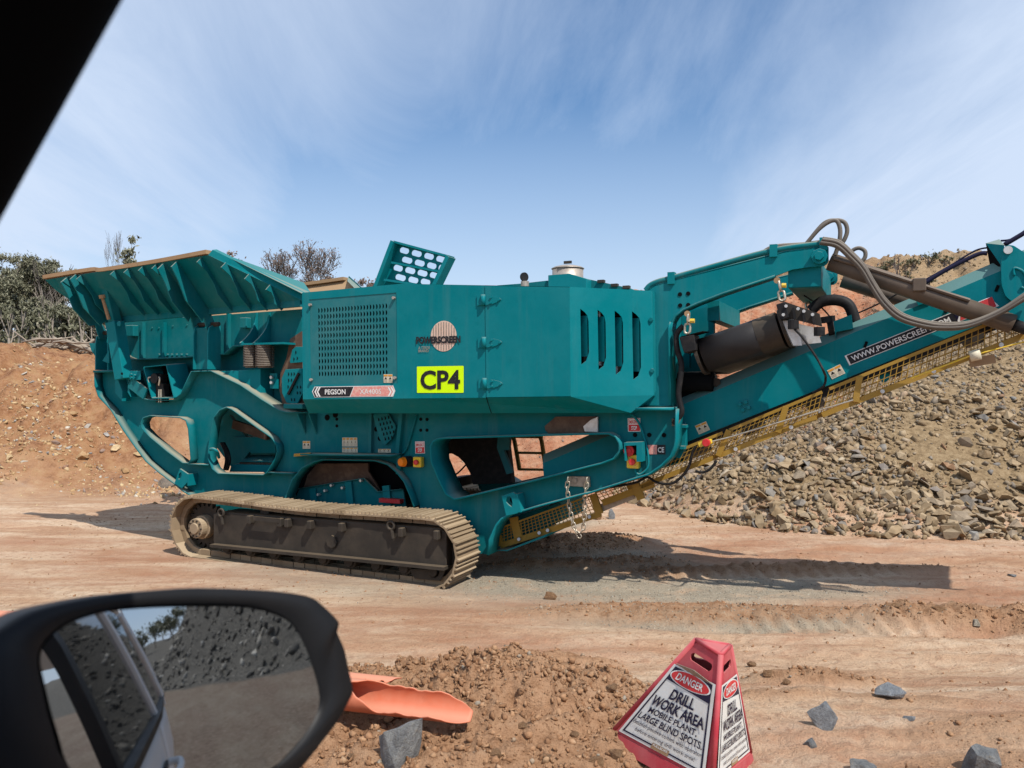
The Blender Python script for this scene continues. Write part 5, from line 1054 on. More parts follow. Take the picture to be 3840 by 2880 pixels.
MB().prism([ml(*t_, -.95) for t_ in q], (0, .25, 0)).build('magnet_bracket', BLK, mg, bevel=.008)
MB().add([ml('E', 410, 1280, -.95), ml('E', 650, 1220, -.95), ml('E', 735, 1228, -.7), ml('E', 520, 1290, -.7)], [(0, 1, 2, 3)]).build('bracket_top', STEEL, mg)
MB().prism([ml('E', x, y, -.97) for x, y in ((1410, 945), (1500, 915), (1545, 1080), (1460, 1110))], (0, .2, 0)).build('magnet_bracket', BLK, mg, bevel=.006)
MB().prism([ml('E', x, y, -.93) for x, y in ((1500, 915), (1860, 1040), (1885, 1170), (1545, 1085))], (0, .06, 0)).build('magnet_frame', STEEL, mg)
for x in (1590, 1690, 1790): MB().beam(ml('E', x, 950 + (x - 1500) * .34, -.95), ml('E', x + 20, 1090 + (x - 1545) * .26, -.95), .02, .06, (0, 1, 0)).build('frame_rib', BLK, mg)
MB().prism([ml('E', x, y, -.88) for x, y in ((1470, 1110), (1640, 1120), (1680, 1370), (1590, 1370))], (0, .02, 0)).build('cover_plate', ZINC, mg); MB().prism([ml('E', x, y, -.80) for x, y in ((1630, 1140), (1830, 1190), (1880, 1340), (1680, 1360))], (0, .02, 0)).build('cover_plate', ZINC, mg)
for x, y in ((1590, 1150), (1860, 1220)): MB().cyl(ml('E', x, y - 40, -.98), ml('E', x, y + 50, -.98), .05, 12).build('drive_motor', BLK, mg)
for x, y in ((1515, 962), (1487, 1052), (1640, 990), (1700, 1015), (1790, 1050)): bolts(mg, [ml('E', x, y, -.975)], .016, .012, ZINC)
MB().cyl(ml('E', 1950, 1190, -.4), ml('E', 2010, 1180, -.4), .09, 14).beam(ml('E', 1880, 1110, -.6), ml('E', 2000, 1090, -.4), .05, .06).build('belt_motor', BLK, mg)
chain([ml('E', 505, 1030, WP - .1), ml('E', 488, 1250, WP - .12)], mg, .10, .013); chain([ml('E', 1438, 690, WP - .1), ml('E', 1480, 910, WP - .12)], mg, .10, .013); chain([ml('E', 1720, 850, .7), ml('E', 1760, 1010, .65)], mg, .10, .013)
for x, y in ((490, 1040), (1420, 695)): MB().cyl(ml('E', x, y, WP - .02), ml('E', x, y, WP - .14), .03, 10).build('hook_eye', RUST, mg)
for x, y in ((545, 1115), (1495, 748)): MB().cyl(ml('E', x - 25, y, WP - .12), ml('E', x + 20, y, WP - .12), .022, 8).build('shackle_pin', YEL_B, mg)
MB().tube(spline([ml('E', x, y, -1.0) for x, y in ((1600, 1200), (1670, 1270), (1760, 1390), (1850, 1530), (1910, 1650))] + [ml('K', 1925, 600, -.62), ml('K', 1900, 690, -.58), ml('K', 1780, 760, -.56)], 6), .012, 6).build('cable', BLK, mg, True)
MB().tube(spline([ml('E', x, y, -.3) for x, y in ((1700, 850), (1850, 950), (1960, 1060), (2005, 1150))], 6), .008, 5).build('cable', BLK, mg, True)
MB().tube(spline([ml('K', x, y, WP - .05) for x, y in ((450, 60), (380, 150), (385, 300), (430, 480), (400, 760), (430, 930), (410, 1000), (350, 1080))], 6), .03, 8).build('hose_run', BLK, crusher, True)
for k in range(4): MB().tube(spline([ml('K', 335, 1030 + 20 * k, WP - .02), ml('K', 390, 1035 + 14 * k, WP - .06), ml('K', 430, 960 + 6 * k, WP - .05)]), .011, 6).build('hose', HOSE, crusher, True)
MB().prism(pl(pxs('J', 1485, 260, 1560, 240, 1590, 300, 1575, 500, 1520, 605, 1440, 590, 1480, 480), -.62), (0, .1, 0)).build('tail_cheek', TEAL, crusher, bevel=.006)
for x, y in ((1505, 490), (1525, 270)): MB().box(ml('J', x, y, -.66), (.14, .1, .03)).build('cheek_tab', TEAL, crusher)
MB().cyl(ml('J', 1490, 505, -.7), ml('J', 1495, 460, -.7), .02, 8).build('grease_point', TEAL, crusher)

# ---- yellow belt guards
WG = -.60
def guard(name, t0, t1, b0, b1, nv, nh, rail=.03, lowrail=.05, w=WG):
    g = MB().beam(t0, t1, .02, rail).build(name, YEL, crusher)
    MB().beam(b0, b1, .03, lowrail).build('lower_rail', YEL, g)
    wr = MB(); n_ = Vector((0, 0, 0))
    for k in range(nv + 1):
        f = k / nv; wr.beam(t0.lerp(t1, f), b0.lerp(b1, f), .007, .007)
    for k in range(1, nh):
        f = k / nh; wr.beam(t0.lerp(b0, f), t1.lerp(b1, f), .0065, .0065)
    tag(wr.build('wire_mesh', YEL, g), kind='stuff'); return g
def lerp_line(pts, w): return [ml(*p, w) for p in pts]
u0, u1 = ml('K', 470, 1310, WG), ml('K', 1470, 905, WG); v0, v1 = ml('K', 440, 1440, WG), ml('K', 1560, 1095, WG)
gtop0, gtop1 = ml('J', 1250, 632, WG), ml('L', 2212, 165, WG)
gbot0, gbot1 = ml('J', 1050, 920, WG), ml('L', 2212, 440, WG)
gt = lambda f: gtop0.lerp(gtop1, f); gb = lambda f: gbot0.lerp(gbot1, f)
g1 = guard('belt_guard', gt(0), gt(.215), gb(0.02), gb(.235), 15, 5); g2 = guard('belt_guard', gt(.235), gt(.50), gb(.25), gb(.515), 20, 5); g3 = guard('belt_guard', gt(.52), gt(1.18), gb(.53), gb(1.18), 44, 4)
for f in (.235, .40, .60): MB().beam(gt(f) + Vector((0, -.02, 0)), gb(f + .015) + Vector((0, -.02, 0)), .03, .055, (1, 0, 0)).build('guard_post', YEL, g1)
for f in (.3, .45, .68, .8, .95): MB().cyl(gb(f) + Vector((0, -.03, 0)), gb(f) + Vector((0, -.05, 0)), .02, 8).build('guard_bolt', ZINC, g2)
s_t0, s_t1, s_b0, s_b1 = ml('S', 500, 370, WG), ml('J', 1200, 780, WG), ml('S', 470, 730, WG), ml('J', 690, 1185, WG)
low = guard('belt_guard', ml('S', 470, 480, WG), ml('S', 1720, 30, WG), ml('S', 470, 725, WG), ml('S', 1850, 285, WG), 26, 6, .02, .06)
MB().beam(ml('S', 440, 590, WG), ml('S', 475, 725, WG), .04, .07, (1, 0, 0)).build('guard_post', YEL, low); MB().beam(ml('S', 650, 330, WG), ml('S', 720, 620, WG), .03, .10, (1, 0, 0)).build('guard_post', YEL, low); MB().beam(ml('S', 1745, 10, WG), ml('S', 1840, 285, WG), .04, .08, (1, 0, 0)).build('guard_post', YEL, low)
for x, y in ((720, 635), (1002, 548), (1118, 512), (1693, 325)): MB().cyl(ml('S', x, y, WG - .02), ml('S', x, y, WG - .05), .02, 8).build('guard_bolt', ZINC, low)
MB().prism(pl(pxs('J', 640, 1100, 1010, 960, 1060, 1020, 690, 1170), WG + .04), (0, .02, 0)).build('spill_plate', STAIN, low)
mid = guard('belt_guard', ml('J', 640, 960, WG), ml('J', 1240, 760, WG), ml('J', 720, 1065, WG), ml('J', 1250, 870, WG), 12, 4, .02, .07)
MB().beam(ml('J', 1060, 870, WG), ml('J', 1120, 1030, WG), .04, .08, (1, 0, 0)).build('guard_post', YEL, mid)
MB().beam(ml('J', 1000, 860, .45), ml('J', 1060, 1000, .45), .04, .1, (1, 0, 0)).build('guard_post', YEL, mid)
farg = guard('belt_guard', atw(gt(.1), .6), atw(gt(1.1), .6), atw(gb(.1), .6), atw(gb(1.1), .6), 50, 4)
# idler rollers under the belt, stop switch and pull cord
for f in (.12, .3, .48, .7, .9):
    c = gt(f).lerp(gb(f), .35); MB().cyl(atw(c, -.48), atw(c, .48), .06, 12).build('return_roller', STEEL, crusher)
MB().prism(pl(pxs('L', 690, 830, 830, 770, 840, 870, 780, 920, 740, 925), -.45), (0, .05, 0)).build('roller_bracket', TEAL, crusher)
sb = MB().prism(fillet(pl(pxs('J', 1705, 440, 1830, 405, 1850, 455, 1720, 492), WG - .12), .015), (0, .09, 0)).build('pull_switch', YEL_B, g1, bevel=.006); p = ml('J', 1798, 440, WG - .12); MB().cyl(p, p + Vector((0, -.05, 0)), .04, 14).build('switch_button', RED, sb, bevel=.006)
MB().tube([ml('J', 1850, 430, WG - .06), ml('J', 2020, 390, WG - .06), ml('K', 2212, 830, WG - .06)], .008, 5).build('pull_cord', CHAIN, g1)
MB().cyl(ml('L', 1650, 655, WG - .1), ml('L', 1760, 630, WG - .1), .05, 12).build('rope_grip', CREAM, g3, True); MB().tube([ml('L', 1050, 880, WG - .1), ml('L', 1650, 650, WG - .1), ml('L', 2300, 480, WG - .1)], .007, 5).build('pull_cord', YEL_B, g3)
MB().box(ml('L', 1780, 700, WG), (.2, .05, .08), Matrix.Rotation(-.2, 3, 'Y')).build('rubber_flap', RUST, g3)
MB().tube(spline([ml('J', x, y, WG - .08) for x, y in ((800, 905), (950, 880), (1080, 850), (1180, 800), (1260, 845), (1360, 870), (1460, 855), (1560, 770), (1620, 670), (1650, 540), (1690, 480))], 6), .014, 6).build('cable', BLK, crusher, True)
MB().tube(spline([ml('J', x, y, WG - .08) for x, y in ((1680, 735), (1760, 750), (1840, 710), (1900, 630))], 6), .014, 6).build('cable', BLK, crusher, True)
# ================================================================== THINGS ON THE PIT FLOOR
def grey_rock_mat(name, c0, c1, c2):
    m, t, b = new_mat(name); v = obj_vec(t)
    n1_ = tex_noise(t, v, 2.2, 8, 0.7, 0.4); n2_ = tex_noise(t, v, 9.0, 8, 0.75)
    c = ramp(t, n1_, [(0.3, c0), (0.5, c1), (0.72, c2)])
    c = mixc(t, math_n(t, 'MULTIPLY', ramp(t, n2_, [(0.55, 0.0), (0.7, 1.0)]), 0.6), c, (0.50, 0.40, 0.26))
    t.links.new(c, b.inputs['Base Color']); b.inputs['Roughness'].default_value = 0.8; bump(t, b, n2_, 0.9, 0.12); return m
GREYROCK = grey_rock_mat('blue_grey_rock', (0.16, 0.165, 0.17), (0.33, 0.34, 0.345), (0.50, 0.50, 0.48))
BLUEROCK = grey_rock_mat('pale_blue_rock', (0.22, 0.235, 0.255), (0.38, 0.40, 0.425), (0.54, 0.55, 0.56))
ORROCK = grey_rock_mat('orange_clay_rock', (0.26, 0.12, 0.05), (0.42, 0.23, 0.11), (0.52, 0.33, 0.18))
def rock(label, x, y, wpx, hk, mat, seed, flatten=.75, rot=0.0, tilt=(0, 0), lift=.35, detail=2, name='rock', n=16, deep=.85):
    p = gW(x, y); k = wpx / 1728.0 * p.y / 2
    me = hull_mesh(seed, n, (1.0, deep, hk), detail); me.materials.append(mat)
    o = bpy.data.objects.new(name, me); link(o); o.location = p + Vector((0, k * .3, k * hk * lift)); o.scale = (k * 1.08,) * 3
    o.rotation_euler = (tilt[0], tilt[1], rot); tag(o, label, 'rock'); return o
rock('big grey rock with flat faces beside the wing mirror', 874, 1648, 150, .85, GREYROCK, 901, rot=.4, tilt=(.25, -.35), lift=.42, n=13)
rock('upright grey rock with a pointed top right of the warning sign', 1782, 1578, 84, .92, BLUEROCK, 907, rot=.9, tilt=(.3, .35), lift=.42, n=12)
rock('flat slab of blue grey rock on pale ground', 1930, 1508, 84, .30, BLUEROCK, 915, rot=.15, tilt=(.12, .05), lift=.6, n=13)
rock('grey rock cut by the bottom edge near the sign', 1872, 1672, 70, .7, GREYROCK, 921, rot=.5, lift=.35, n=12)
rock('large grey rock at the bottom right corner', 2142, 1672, 125, .62, GREYROCK, 926, rot=-.2, lift=.3, n=13)
rock('small grey stone between the flat slab and the corner rock', 1961, 1556, 36, .7, BLUEROCK, 931, n=10, detail=1)
rock('small grey stone below the upright rock', 1753, 1614, 34, .75, GREYROCK, 936, n=10, detail=1)
rock('rounded orange clay lump left of the warning sign', 1322, 1494, 34, .75, ORROCK, 941, n=12, detail=1)
rock('orange rock standing alone on the grey gravel', 1189, 1297, 29, 1.0, ORROCK, 946, n=11, tilt=(.2, .2), detail=1)
rock('pale stone on the brown dirt ridge at the right', 2113, 1352, 46, .4, grey_rock_mat('pale_stone', (.36, .31, .24), (.52, .46, .36), (.62, .56, .46)), 951, n=11, detail=1)
rock('orange stone topping the brown dirt ridge at the right', 2032, 1322, 34, .6, ORROCK, 956, n=11, detail=1)
rock('smooth tan stone on the left end of the dirt ridge', 1934, 1312, 26, .55, ORROCK, 961, n=12, detail=1)
rock('brown boulder at the foot of the left bank beside the chassis nose', 352, 1052, 52, .6, grey_rock_mat('brown_boulder', (.14, .11, .09), (.26, .21, .165), (.38, .30, .22)), 966, n=13, detail=1)
rock('blue grey upright stone behind the conveyor foot', 1322, 1122, 16, 2.2, BLUEROCK, 971, n=12, detail=1, lift=.3)
rock('pale split slab leaning beside the upright stone', 1295, 1122, 36, .8, ORROCK, 976, n=12, detail=1)
rock('dark pebble on the bare ground at the right edge', 2188, 1246, 20, .6, GREYROCK, 981, n=10, detail=0)
for k, (x, y, w) in enumerate(((1540, 1610, 26), (1660, 1462, 30), (1625, 1440, 24), (1700, 1478, 22), (990, 1600, 22), (1130, 1575, 26), (1240, 1592, 24), (1070, 1640, 34), (1180, 1645, 30), (760, 1640, 24), (1330, 1640, 40), (1290, 1655, 36))):
    r_ = rock('crumbly orange clay lump among the clods in the foreground', x, y, w, .75, ORROCK, 1000 + k, n=14, detail=1, name='clay_lump'); r_['group'] = 'clay lumps in the foreground'; r_['category'] = 'clay lump'
# larger stones on the left bank, one by one
bank_rocks = [(250, 975, 30), (300, 985, 26), (120, 960, 22), (45, 930, 18), (180, 990, 40), (350, 1000, 24), (215, 1010, 20), (85, 995, 28), (140, 1012, 22), (270, 1020, 26), (230, 945, 20), (330, 965, 22), (60, 880, 26), (160, 900, 24), (20, 990, 22), (300, 930, 18), (110, 870, 18), (190, 925, 20)]
BH = [hull_mesh(700 + k, 12, (1, .75, .55)) for k in range(5)]
for m_ in BH: m_.materials.append(M_BANK)
for k, (x, y, w) in enumerate(bank_rocks):
    p = gW(x, y); s_ = w / 1728 * p.y / 2; o = bpy.data.objects.new('bank_stone', BH[k % 5]); link(o); o.location = p + Vector((0, 0, s_ * .2)); o.scale = (s_,) * 3; o.rotation_euler = (random.uniform(-.5, .5), random.uniform(-.5, .5), random.uniform(0, 6))
    tag(o, 'broken stone lying on the lower slope of the left earth bank', 'rock', 'stones on the left bank')

# ---- broken orange pipe
ORP = paint('orange_pipe_plastic', (0.52, 0.135, 0.065), 0.5, 0.75, (0.52, 0.33, 0.23), scuff=.5, updust=.6, film=.6)
def pipe_piece(name, a, b_, rad, label, lim0, lim1, jag, up_ang, seed, tip=.0):
    """tube from a to b_; past the break only the arc within lim of up_ang is left, with a jagged edge"""
    r_ = random.Random(seed); a, b_ = Vector(a), Vector(b_); d = (b_ - a).normalized(); x = d.cross(Vector((0, 0, 1))).normalized(); y = x.cross(d); n, m = 44, 40
    j1 = [r_.uniform(-1, 1) for _ in range(n + 1)]; j2 = [r_.uniform(-1, 1) for _ in range(n + 1)]; V = []; Fc = []
    for i in range(n + 1):
        f = i / n; lim = lim0 + (lim1 - lim0) * (1 if f > .52 else max(0, (f - .30) / .22)); lim = min(lim, math.pi)
        sm = lambda J: (J[max(0, i - 1)] + 2 * J[i] + J[min(n, i + 1)]) / 4
        lo, hi = -lim + (jag * sm(j1) if lim < 3 else 0), lim + (jag * sm(j2) if lim < 3 else 0)
        if f > .86 and tip: lo *= 1 - (f - .86) / .14 * tip; hi *= 1 - (f - .86) / .14 * tip
        for j in range(m + 1):
            an = up_ang + lo + (hi - lo) * j / m; V.append(a + (b_ - a) * f + (x * math.cos(an) + y * math.sin(an)) * rad)
    for i in range(n):
        for j in range(m): q = i * (m + 1) + j; Fc.append((q, q + 1, q + m + 2, q + m + 1))
    o = mesh_obj(name, V, Fc, ORP, None, True, solid=rad * .085, off=-1); tag(o, label, 'pipe'); return o
ya_, yb_ = ghit((1290, 2648)).y - .10, ghit((1700, 2716)).y - .10
pa_, pb_ = wpix((1120, 2594), ya_ + .06), wpix((1760, 2678), yb_)
pipe_piece('broken_pipe', pa_ + Vector((0, 0, .015)), pb_ + Vector((0, 0, .03)), .074, 'long broken orange pipe split open at its right end', math.pi, 1.5, .25, -2.15, 5, .75)
pipe_piece('pipe_shard', wpix((1180, 2552), ya_ + .10), wpix((1500, 2586), ya_ + .06), .055, 'pale orange pipe shard lying behind the long broken pipe', 2.2, 1.0, .3, 1.9, 9, .9)
pl0 = gW(-60, 1352); pl1 = gW(60, 1356)
pipe_piece('pipe_offcut', pl0 + Vector((0, 0, .05)), pl1 + Vector((0, 0, .05)), .09, 'orange pipe end sticking out above the wing mirror at the left edge', math.pi, math.pi, 0, 0, 12)

# ---- three-sided warning sign
S6 = lambda x, y: (2200 + x / 2.836, 2300 + y / 2.836)
REDP = paint('red_sign_plastic', (0.42, 0.034, 0.052), 0.55, 0.65, (0.50, 0.32, 0.28), scuff=.5, updust=.5, film=.6)
Lb, Fb, Rb = wpix(S6(150, 1345), 3.86), wpix(S6(1335, 2010), 3.26), wpix(S6(1790, 1600), 3.80)
TL, TF, TR_ = wpix(S6(1165, 280), 3.56), wpix(S6(1428, 440), 3.43), wpix(S6(1522, 345), 3.55)
sign = empty('warning_sign', (Lb + Fb + Rb) / 3); so = sign.location.copy(); tag(sign, 'leaning red three-sided DANGER drill work area sign', 'sign')
def sp_(p): return p - so
up_s = ((TL + TF + TR_) / 3 - so).normalized()
k1 = .105
mid3 = [b_.lerp(t_, k1) for b_, t_ in ((Lb, TL), (Fb, TF), (Rb, TR_))]; cen = (mid3[0] + mid3[1] + mid3[2]) / 3; ins3 = [cen + (p - cen) * .955 for p in mid3]
top3 = [TL, TF, TR_]
# body faces, the two front ones with a hand slot
def face_with_slot(b0, b1, t0, t1, nm):
    q = [t0, t1, b1, b0]; nrm = (t1 - t0).cross(b0 - t0).normalized()
    c, hu, hv = quad_map(q, .5, .135), (t1 - t0) * .5, (b0 + b1 - t0 - t1) * .5 * .045
    slot = []
    for k in range(20):
        a = 2 * math.pi * k / 20; f = .62
        slot.append(c + (q[1] - q[0]).normalized() * ((t1 - t0).length * (.30 * (1 if math.cos(a) > 0 else -1) + .11 * math.cos(a)) * 1.05) + (b0 + b1 - t0 - t1).normalized() * (.019 * math.sin(a)))
    rings = [[sp_(p) for p in (t0, t1, b1, b0)], [sp_(p) for p in slot]]
    v_ = [p for r_ in rings for p in r_]; return mesh_obj(nm, v_, [tuple(t) for t in tessellate_polygon(rings)], REDP, sign, solid=.008), [sp_(p) for p in q]
_, qL = face_with_slot(ins3[0], ins3[1], top3[0], top3[1], 'sign_face'); _, qR = face_with_slot(ins3[1], ins3[2], top3[1], top3[2], 'sign_face'); face_with_slot(ins3[2], ins3[0], top3[2], top3[0], 'sign_face')
mesh_obj('sign_top', [sp_(p) for p in top3], [(0, 1, 2)], REDP, sign, solid=.01)
for a, b_ in ((0, 0), (1, 1), (2, 2)): MB().tube([sp_(ins3[a]), sp_(top3[a])], .013, 8).build('corner_edge', REDP, sign, True)
for a in range(3): MB().tube([sp_(top3[a]), sp_(top3[(a + 1) % 3])], .011, 8).build('corner_edge', REDP, sign, True)
bb = [Lb, Fb, Rb]
sk = MB(); sk.add([sp_(p) for p in mid3 + bb], [(0, 1, 4, 3), (1, 2, 5, 4), (2, 0, 3, 5)]); sk.add([sp_(p) for p in mid3 + ins3], [(0, 1, 4, 3), (1, 2, 5, 4), (2, 0, 3, 5)])
sk.build('sign_skirt', REDP, sign, bevel=.006)
SIGNW = flat('white_sign_board', (0.66, 0.66, 0.63), 0.5, wear=.35, wear_col=(.48, .40, .30), scale=9)
def board(q, nm, peel=False):
    n_ = (q[1] - q[0]).cross(q[3] - q[0]).normalized(); n_ = -n_ if n_.y > 0 else n_
    off = lambda k: tuple(n_ * k)
    L_ = lambda u0, v0, u1, v1: sub(q, u0, v0, u1, v1)
    # trapezoid panel: inset of the face
    def tz(v0, v1, m0, m1): return [quad_map(q, m0, v0), quad_map(q, 1 - m0, v0), quad_map(q, 1 - m1, v1), quad_map(q, m1, v1)]
    pan = tz(.245, .97, .03, .055); bd = decal('sign_board', pan, SIGNW, sign, off(.011))
    decal('board_border', [quad_map(pan, u, v) for u, v in ((.06, .17), (.085, .17), (.05, .965), (.03, .965))], NAVY, bd, off(.0125)); decal('board_border', [quad_map(pan, u, v) for u, v in ((.915, .17), (.94, .17), (.97, .965), (.95, .965))], NAVY, bd, off(.0125)); decal('board_border', [quad_map(pan, u, v) for u, v in ((.03, .95), (.97, .95), (.97, .968), (.03, .968))], NAVY, bd, off(.0127))
    decal('danger_band', [quad_map(pan, u, v) for u, v in ((.06, .02), (.94, .02), (.94, .235), (.06, .19))], NAVY, bd, off(.0128))
    el = [quad_map(pan, .5 + .40 * math.cos(t_), .105 + .085 * math.sin(t_)) for t_ in [2 * math.pi * k / 32 for k in range(32)]]; ew = [quad_map(pan, .5 + .43 * math.cos(t_), .105 + .095 * math.sin(t_)) for t_ in [2 * math.pi * k / 32 for k in range(32)]]
    decal('danger_oval_rim', ew, WHITE, bd, off(.0138)); decal('danger_oval', el, RED, bd, off(.0150))
    T = lambda s_, b_, bo=.02, mt=INK: text(s_, pan, b_, mt, bd, off=off(.0165), bold=bo)
    T('DANGER', (.22, .062, .78, .148), .015, WHITE); T('DRILL', (.30, .255, .72, .385), .03, NAVY); T('WORK AREA', (.10, .405, .92, .535), .03, NAVY); T('MOBILE PLANT,', (.15, .56, .85, .645), .02, NAVY); T('LARGE BLIND SPOTS.', (.08, .66, .94, .745), .02, NAVY)
    T('Establish positive comms with operator', (.07, .772, .95, .835), 0, NAVY); T('before entering drill work area!', (.15, .852, .88, .912), 0, NAVY)
    fz = [quad_map(pan, u, v) for u, v in ((.40, .925), (.60, .925), (.60, .995), (.40, .995))]; decal('maker_tag', fz, RUST, bd, off(.0132)); text('FULLBORE', fz, (.08, .1, .92, .5), WHITE, bd, off=off(.0145), bold=.01)
    return bd
bdL = board(qL, 'left'); board(qR, 'right')
pk = [quad_map(qL, u, v) for u, v in ((.06, .235), (.55, .205), (.92, .255), (.5, .26))]; nL = (qL[1] - qL[0]).cross(qL[3] - qL[0]).normalized(); nL = -nL if nL.y > 0 else nL
mesh_obj('peeling_edge', [pk[0] + nL * .012, pk[1] + nL * .04, pk[2] + nL * .012, pk[3] + nL * .012], [(0, 1, 3), (1, 2, 3)], STAIN, sign, solid=.002)

# ================================================================== CAR WITH THE WING MIRROR
car = empty('car', (0.9, -0.5, 0.6)); tag(car, 'silver car in the foreground with black wing mirror and dark windscreen pillar', 'car')
def cl(p): return Vector(p) - car.location
BPL = paint('black_plastic', (0.006, 0.0065, 0.008), 0.40, 0.15, (0.16, 0.14, 0.12), scuff=.2, updust=.2, spec=.18)
TRIM = flat('dark_trim', (0.003, 0.0028, 0.0028), 0.9, spec=.02); SILV = paint('silver_car_paint', (0.68, 0.69, 0.70), 0.3, 0.3, (0.40, 0.35, 0.29), metal=0.0, spec=.5)
m, t, b = new_mat('mirror_silver'); b.inputs['Base Color'].default_value = (0.50, 0.52, 0.54, 1); b.inputs['Metallic'].default_value = 1.0
nz = tex_noise(t, obj_vec(t), 30, 6, .7); rr = t.nodes.new('ShaderNodeMapRange'); t.links.new(nz, rr.inputs['Value']); rr.inputs['From Min'].default_value = .45; rr.inputs['From Max'].default_value = .8; rr.inputs['To Min'].default_value = .004; rr.inputs['To Max'].default_value = .05; t.links.new(rr.outputs[0], b.inputs['Roughness']); MIRR = m
m, t, b = new_mat('tinted_window'); b.inputs['Base Color'].default_value = (0.012, 0.014, 0.015, 1); b.inputs['Roughness'].default_value = .03; b.inputs['Specular IOR Level'].default_value = .8; TINT = m
MN = Vector((0.828, -0.532, 0.155)).normalized(); MC = wpix((385 / .57604, 1490 / .57604), .58)
def on_mirror(x, y, k=0.0):                   # photograph point on the mirror's plane, raised k along its normal
    d = Vector(((x / .57604 - CX) / FPX, 1, (CY - y / .57604) / FPX)); pt = MC + MN * k; return CAM + d * ((pt - CAM).dot(MN) / d.dot(MN))
glass_px = [(76, 1431), (81, 1401), (99, 1375), (132, 1350), (177, 1332), (228, 1320), (317, 1313), (418, 1311), (500, 1312), (545, 1318), (596, 1335), (624, 1358), (646, 1396), (662, 1436), (677, 1482), (682, 1517), (672, 1548), (646, 1586), (606, 1629), (560, 1670), (480, 1712), (380, 1735), (260, 1735), (180, 1710), (132, 1649), (114, 1593), (96, 1530), (84, 1474)]
house_px = [(-75, 1420), (-40, 1378), (0, 1354), (60, 1320), (150, 1298), (240, 1283), (330, 1275), (420, 1270), (530, 1273), (610, 1279), (659, 1289), (685, 1308), (710, 1332), (719, 1346), (715, 1365), (730, 1400), (740, 1446), (749, 1489), (741, 1512), (715, 1558), (682, 1601), (630, 1664), (560, 1720), (440, 1780), (280, 1800), (100, 1780), (-40, 1700), (-100, 1560)]
MCp = MC; ux_ = (on_mirror(690, 1490) - on_mirror(80, 1490)).normalized(); uy_ = MN.cross(ux_).normalized(); uy_ = -uy_ if uy_.z < 0 else uy_
gl = spline([on_mirror(*p) for p in glass_px], 3, True); ho = spline([on_mirror(*p, .0) for p in house_px], 3, True)
ng = len(gl); gl = [cl(p) for p in gl]; ho = [cl(p) for p in ho]; cc = sum(gl, Vector()) / ng
# convex glass: rings shrinking to the centre, domed on a 1.25 m sphere
RC = 1.15; V = []; Fc = []; nr = 12
for i in range(nr + 1):
    f = 1 - i / (nr + .02)
    for p in gl:
        q = cc + (p - cc) * f; V.append(q - MN * ((q - cc).length ** 2 / (2 * RC) - .012))
for i in range(nr):
    for j in range(ng): a = i * ng + j; b2 = i * ng + (j + 1) % ng; Fc.append((a, b2, b2 + ng, a + ng))
Fc.append(tuple(nr * ng + j for j in range(ng)))
hs = MB(); rings = [[p + MN * .004 - (p - cc) * 0 for p in gl], [cc + (p - cc) * 1.03 + MN * .008 for p in gl], [cc + (p - cc) * .985 + MN * .010 for p in ho], ho, [cc + (p - cc) * .985 - MN * .03 for p in ho], [cc + (p - cc) * .86 - MN * .075 for p in ho], [cc + (p - cc) * .5 - MN * .105 for p in ho]]
# both outlines have the same number of points, walked from the left the same way
for k, r_ in enumerate(rings): hs.add(r_, [])
for k in range(len(rings) - 1):
    for j in range(ng): hs.f.append([k * ng + j, k * ng + (j + 1) % ng, (k + 1) * ng + (j + 1) % ng, (k + 1) * ng + j])
hs.f.append([(len(rings) - 1) * ng + j for j in range(ng)])
house = hs.build('wing_mirror', BPL, car, True)
mesh_obj('mirror_glass', V, Fc, MIRR, house, True)
MB().beam(cl(on_mirror(-80, 1640)), cl((-.50, .44, 1.80)), .06, .09).build('mirror_arm', BPL, house, bevel=.01)
# windscreen pillar
e0, e1 = Vector((-.211, .330, 2.267)), Vector((-.141, .290, 2.339)); dv = e1 - e0; ofs = Vector((-.0777, .0, .0429))
lo_, hi_ = e0 - dv * 5.0, e1 + dv * 1.6
MB().tube([cl(lo_ + ofs), cl(e0 + ofs), cl(e1 + ofs), cl(hi_ + ofs)], .074, 28).build('windscreen_pillar', TRIM, car, True)
MB().tube([cl(lo_ + ofs * .40 - Vector((0, .045, 0))), cl(hi_ + ofs * .40 - Vector((0, .045, 0)))], .012, 8).build('door_seal', BPL, car, True)
MB().box(cl((.80, -.22, 1.62)), (.20, .50, .85)).box(cl((.80, -.22, 2.12)), (.10, .28, .18)).build('front_seat', TRIM, car, bevel=.05)
mesh_obj('far_side_light_block', [cl((-2.0, -1.25, .95)), cl((2.6, -1.25, .95)), cl((2.6, -1.2, 2.35)), cl((-.2, -1.2, 2.35)), cl((-1.0, -1.25, 1.8))], [(0, 1, 2, 3, 4)], TRIM, car, solid=.03)  # unseen cabin side, added dark to block light beyond the open window
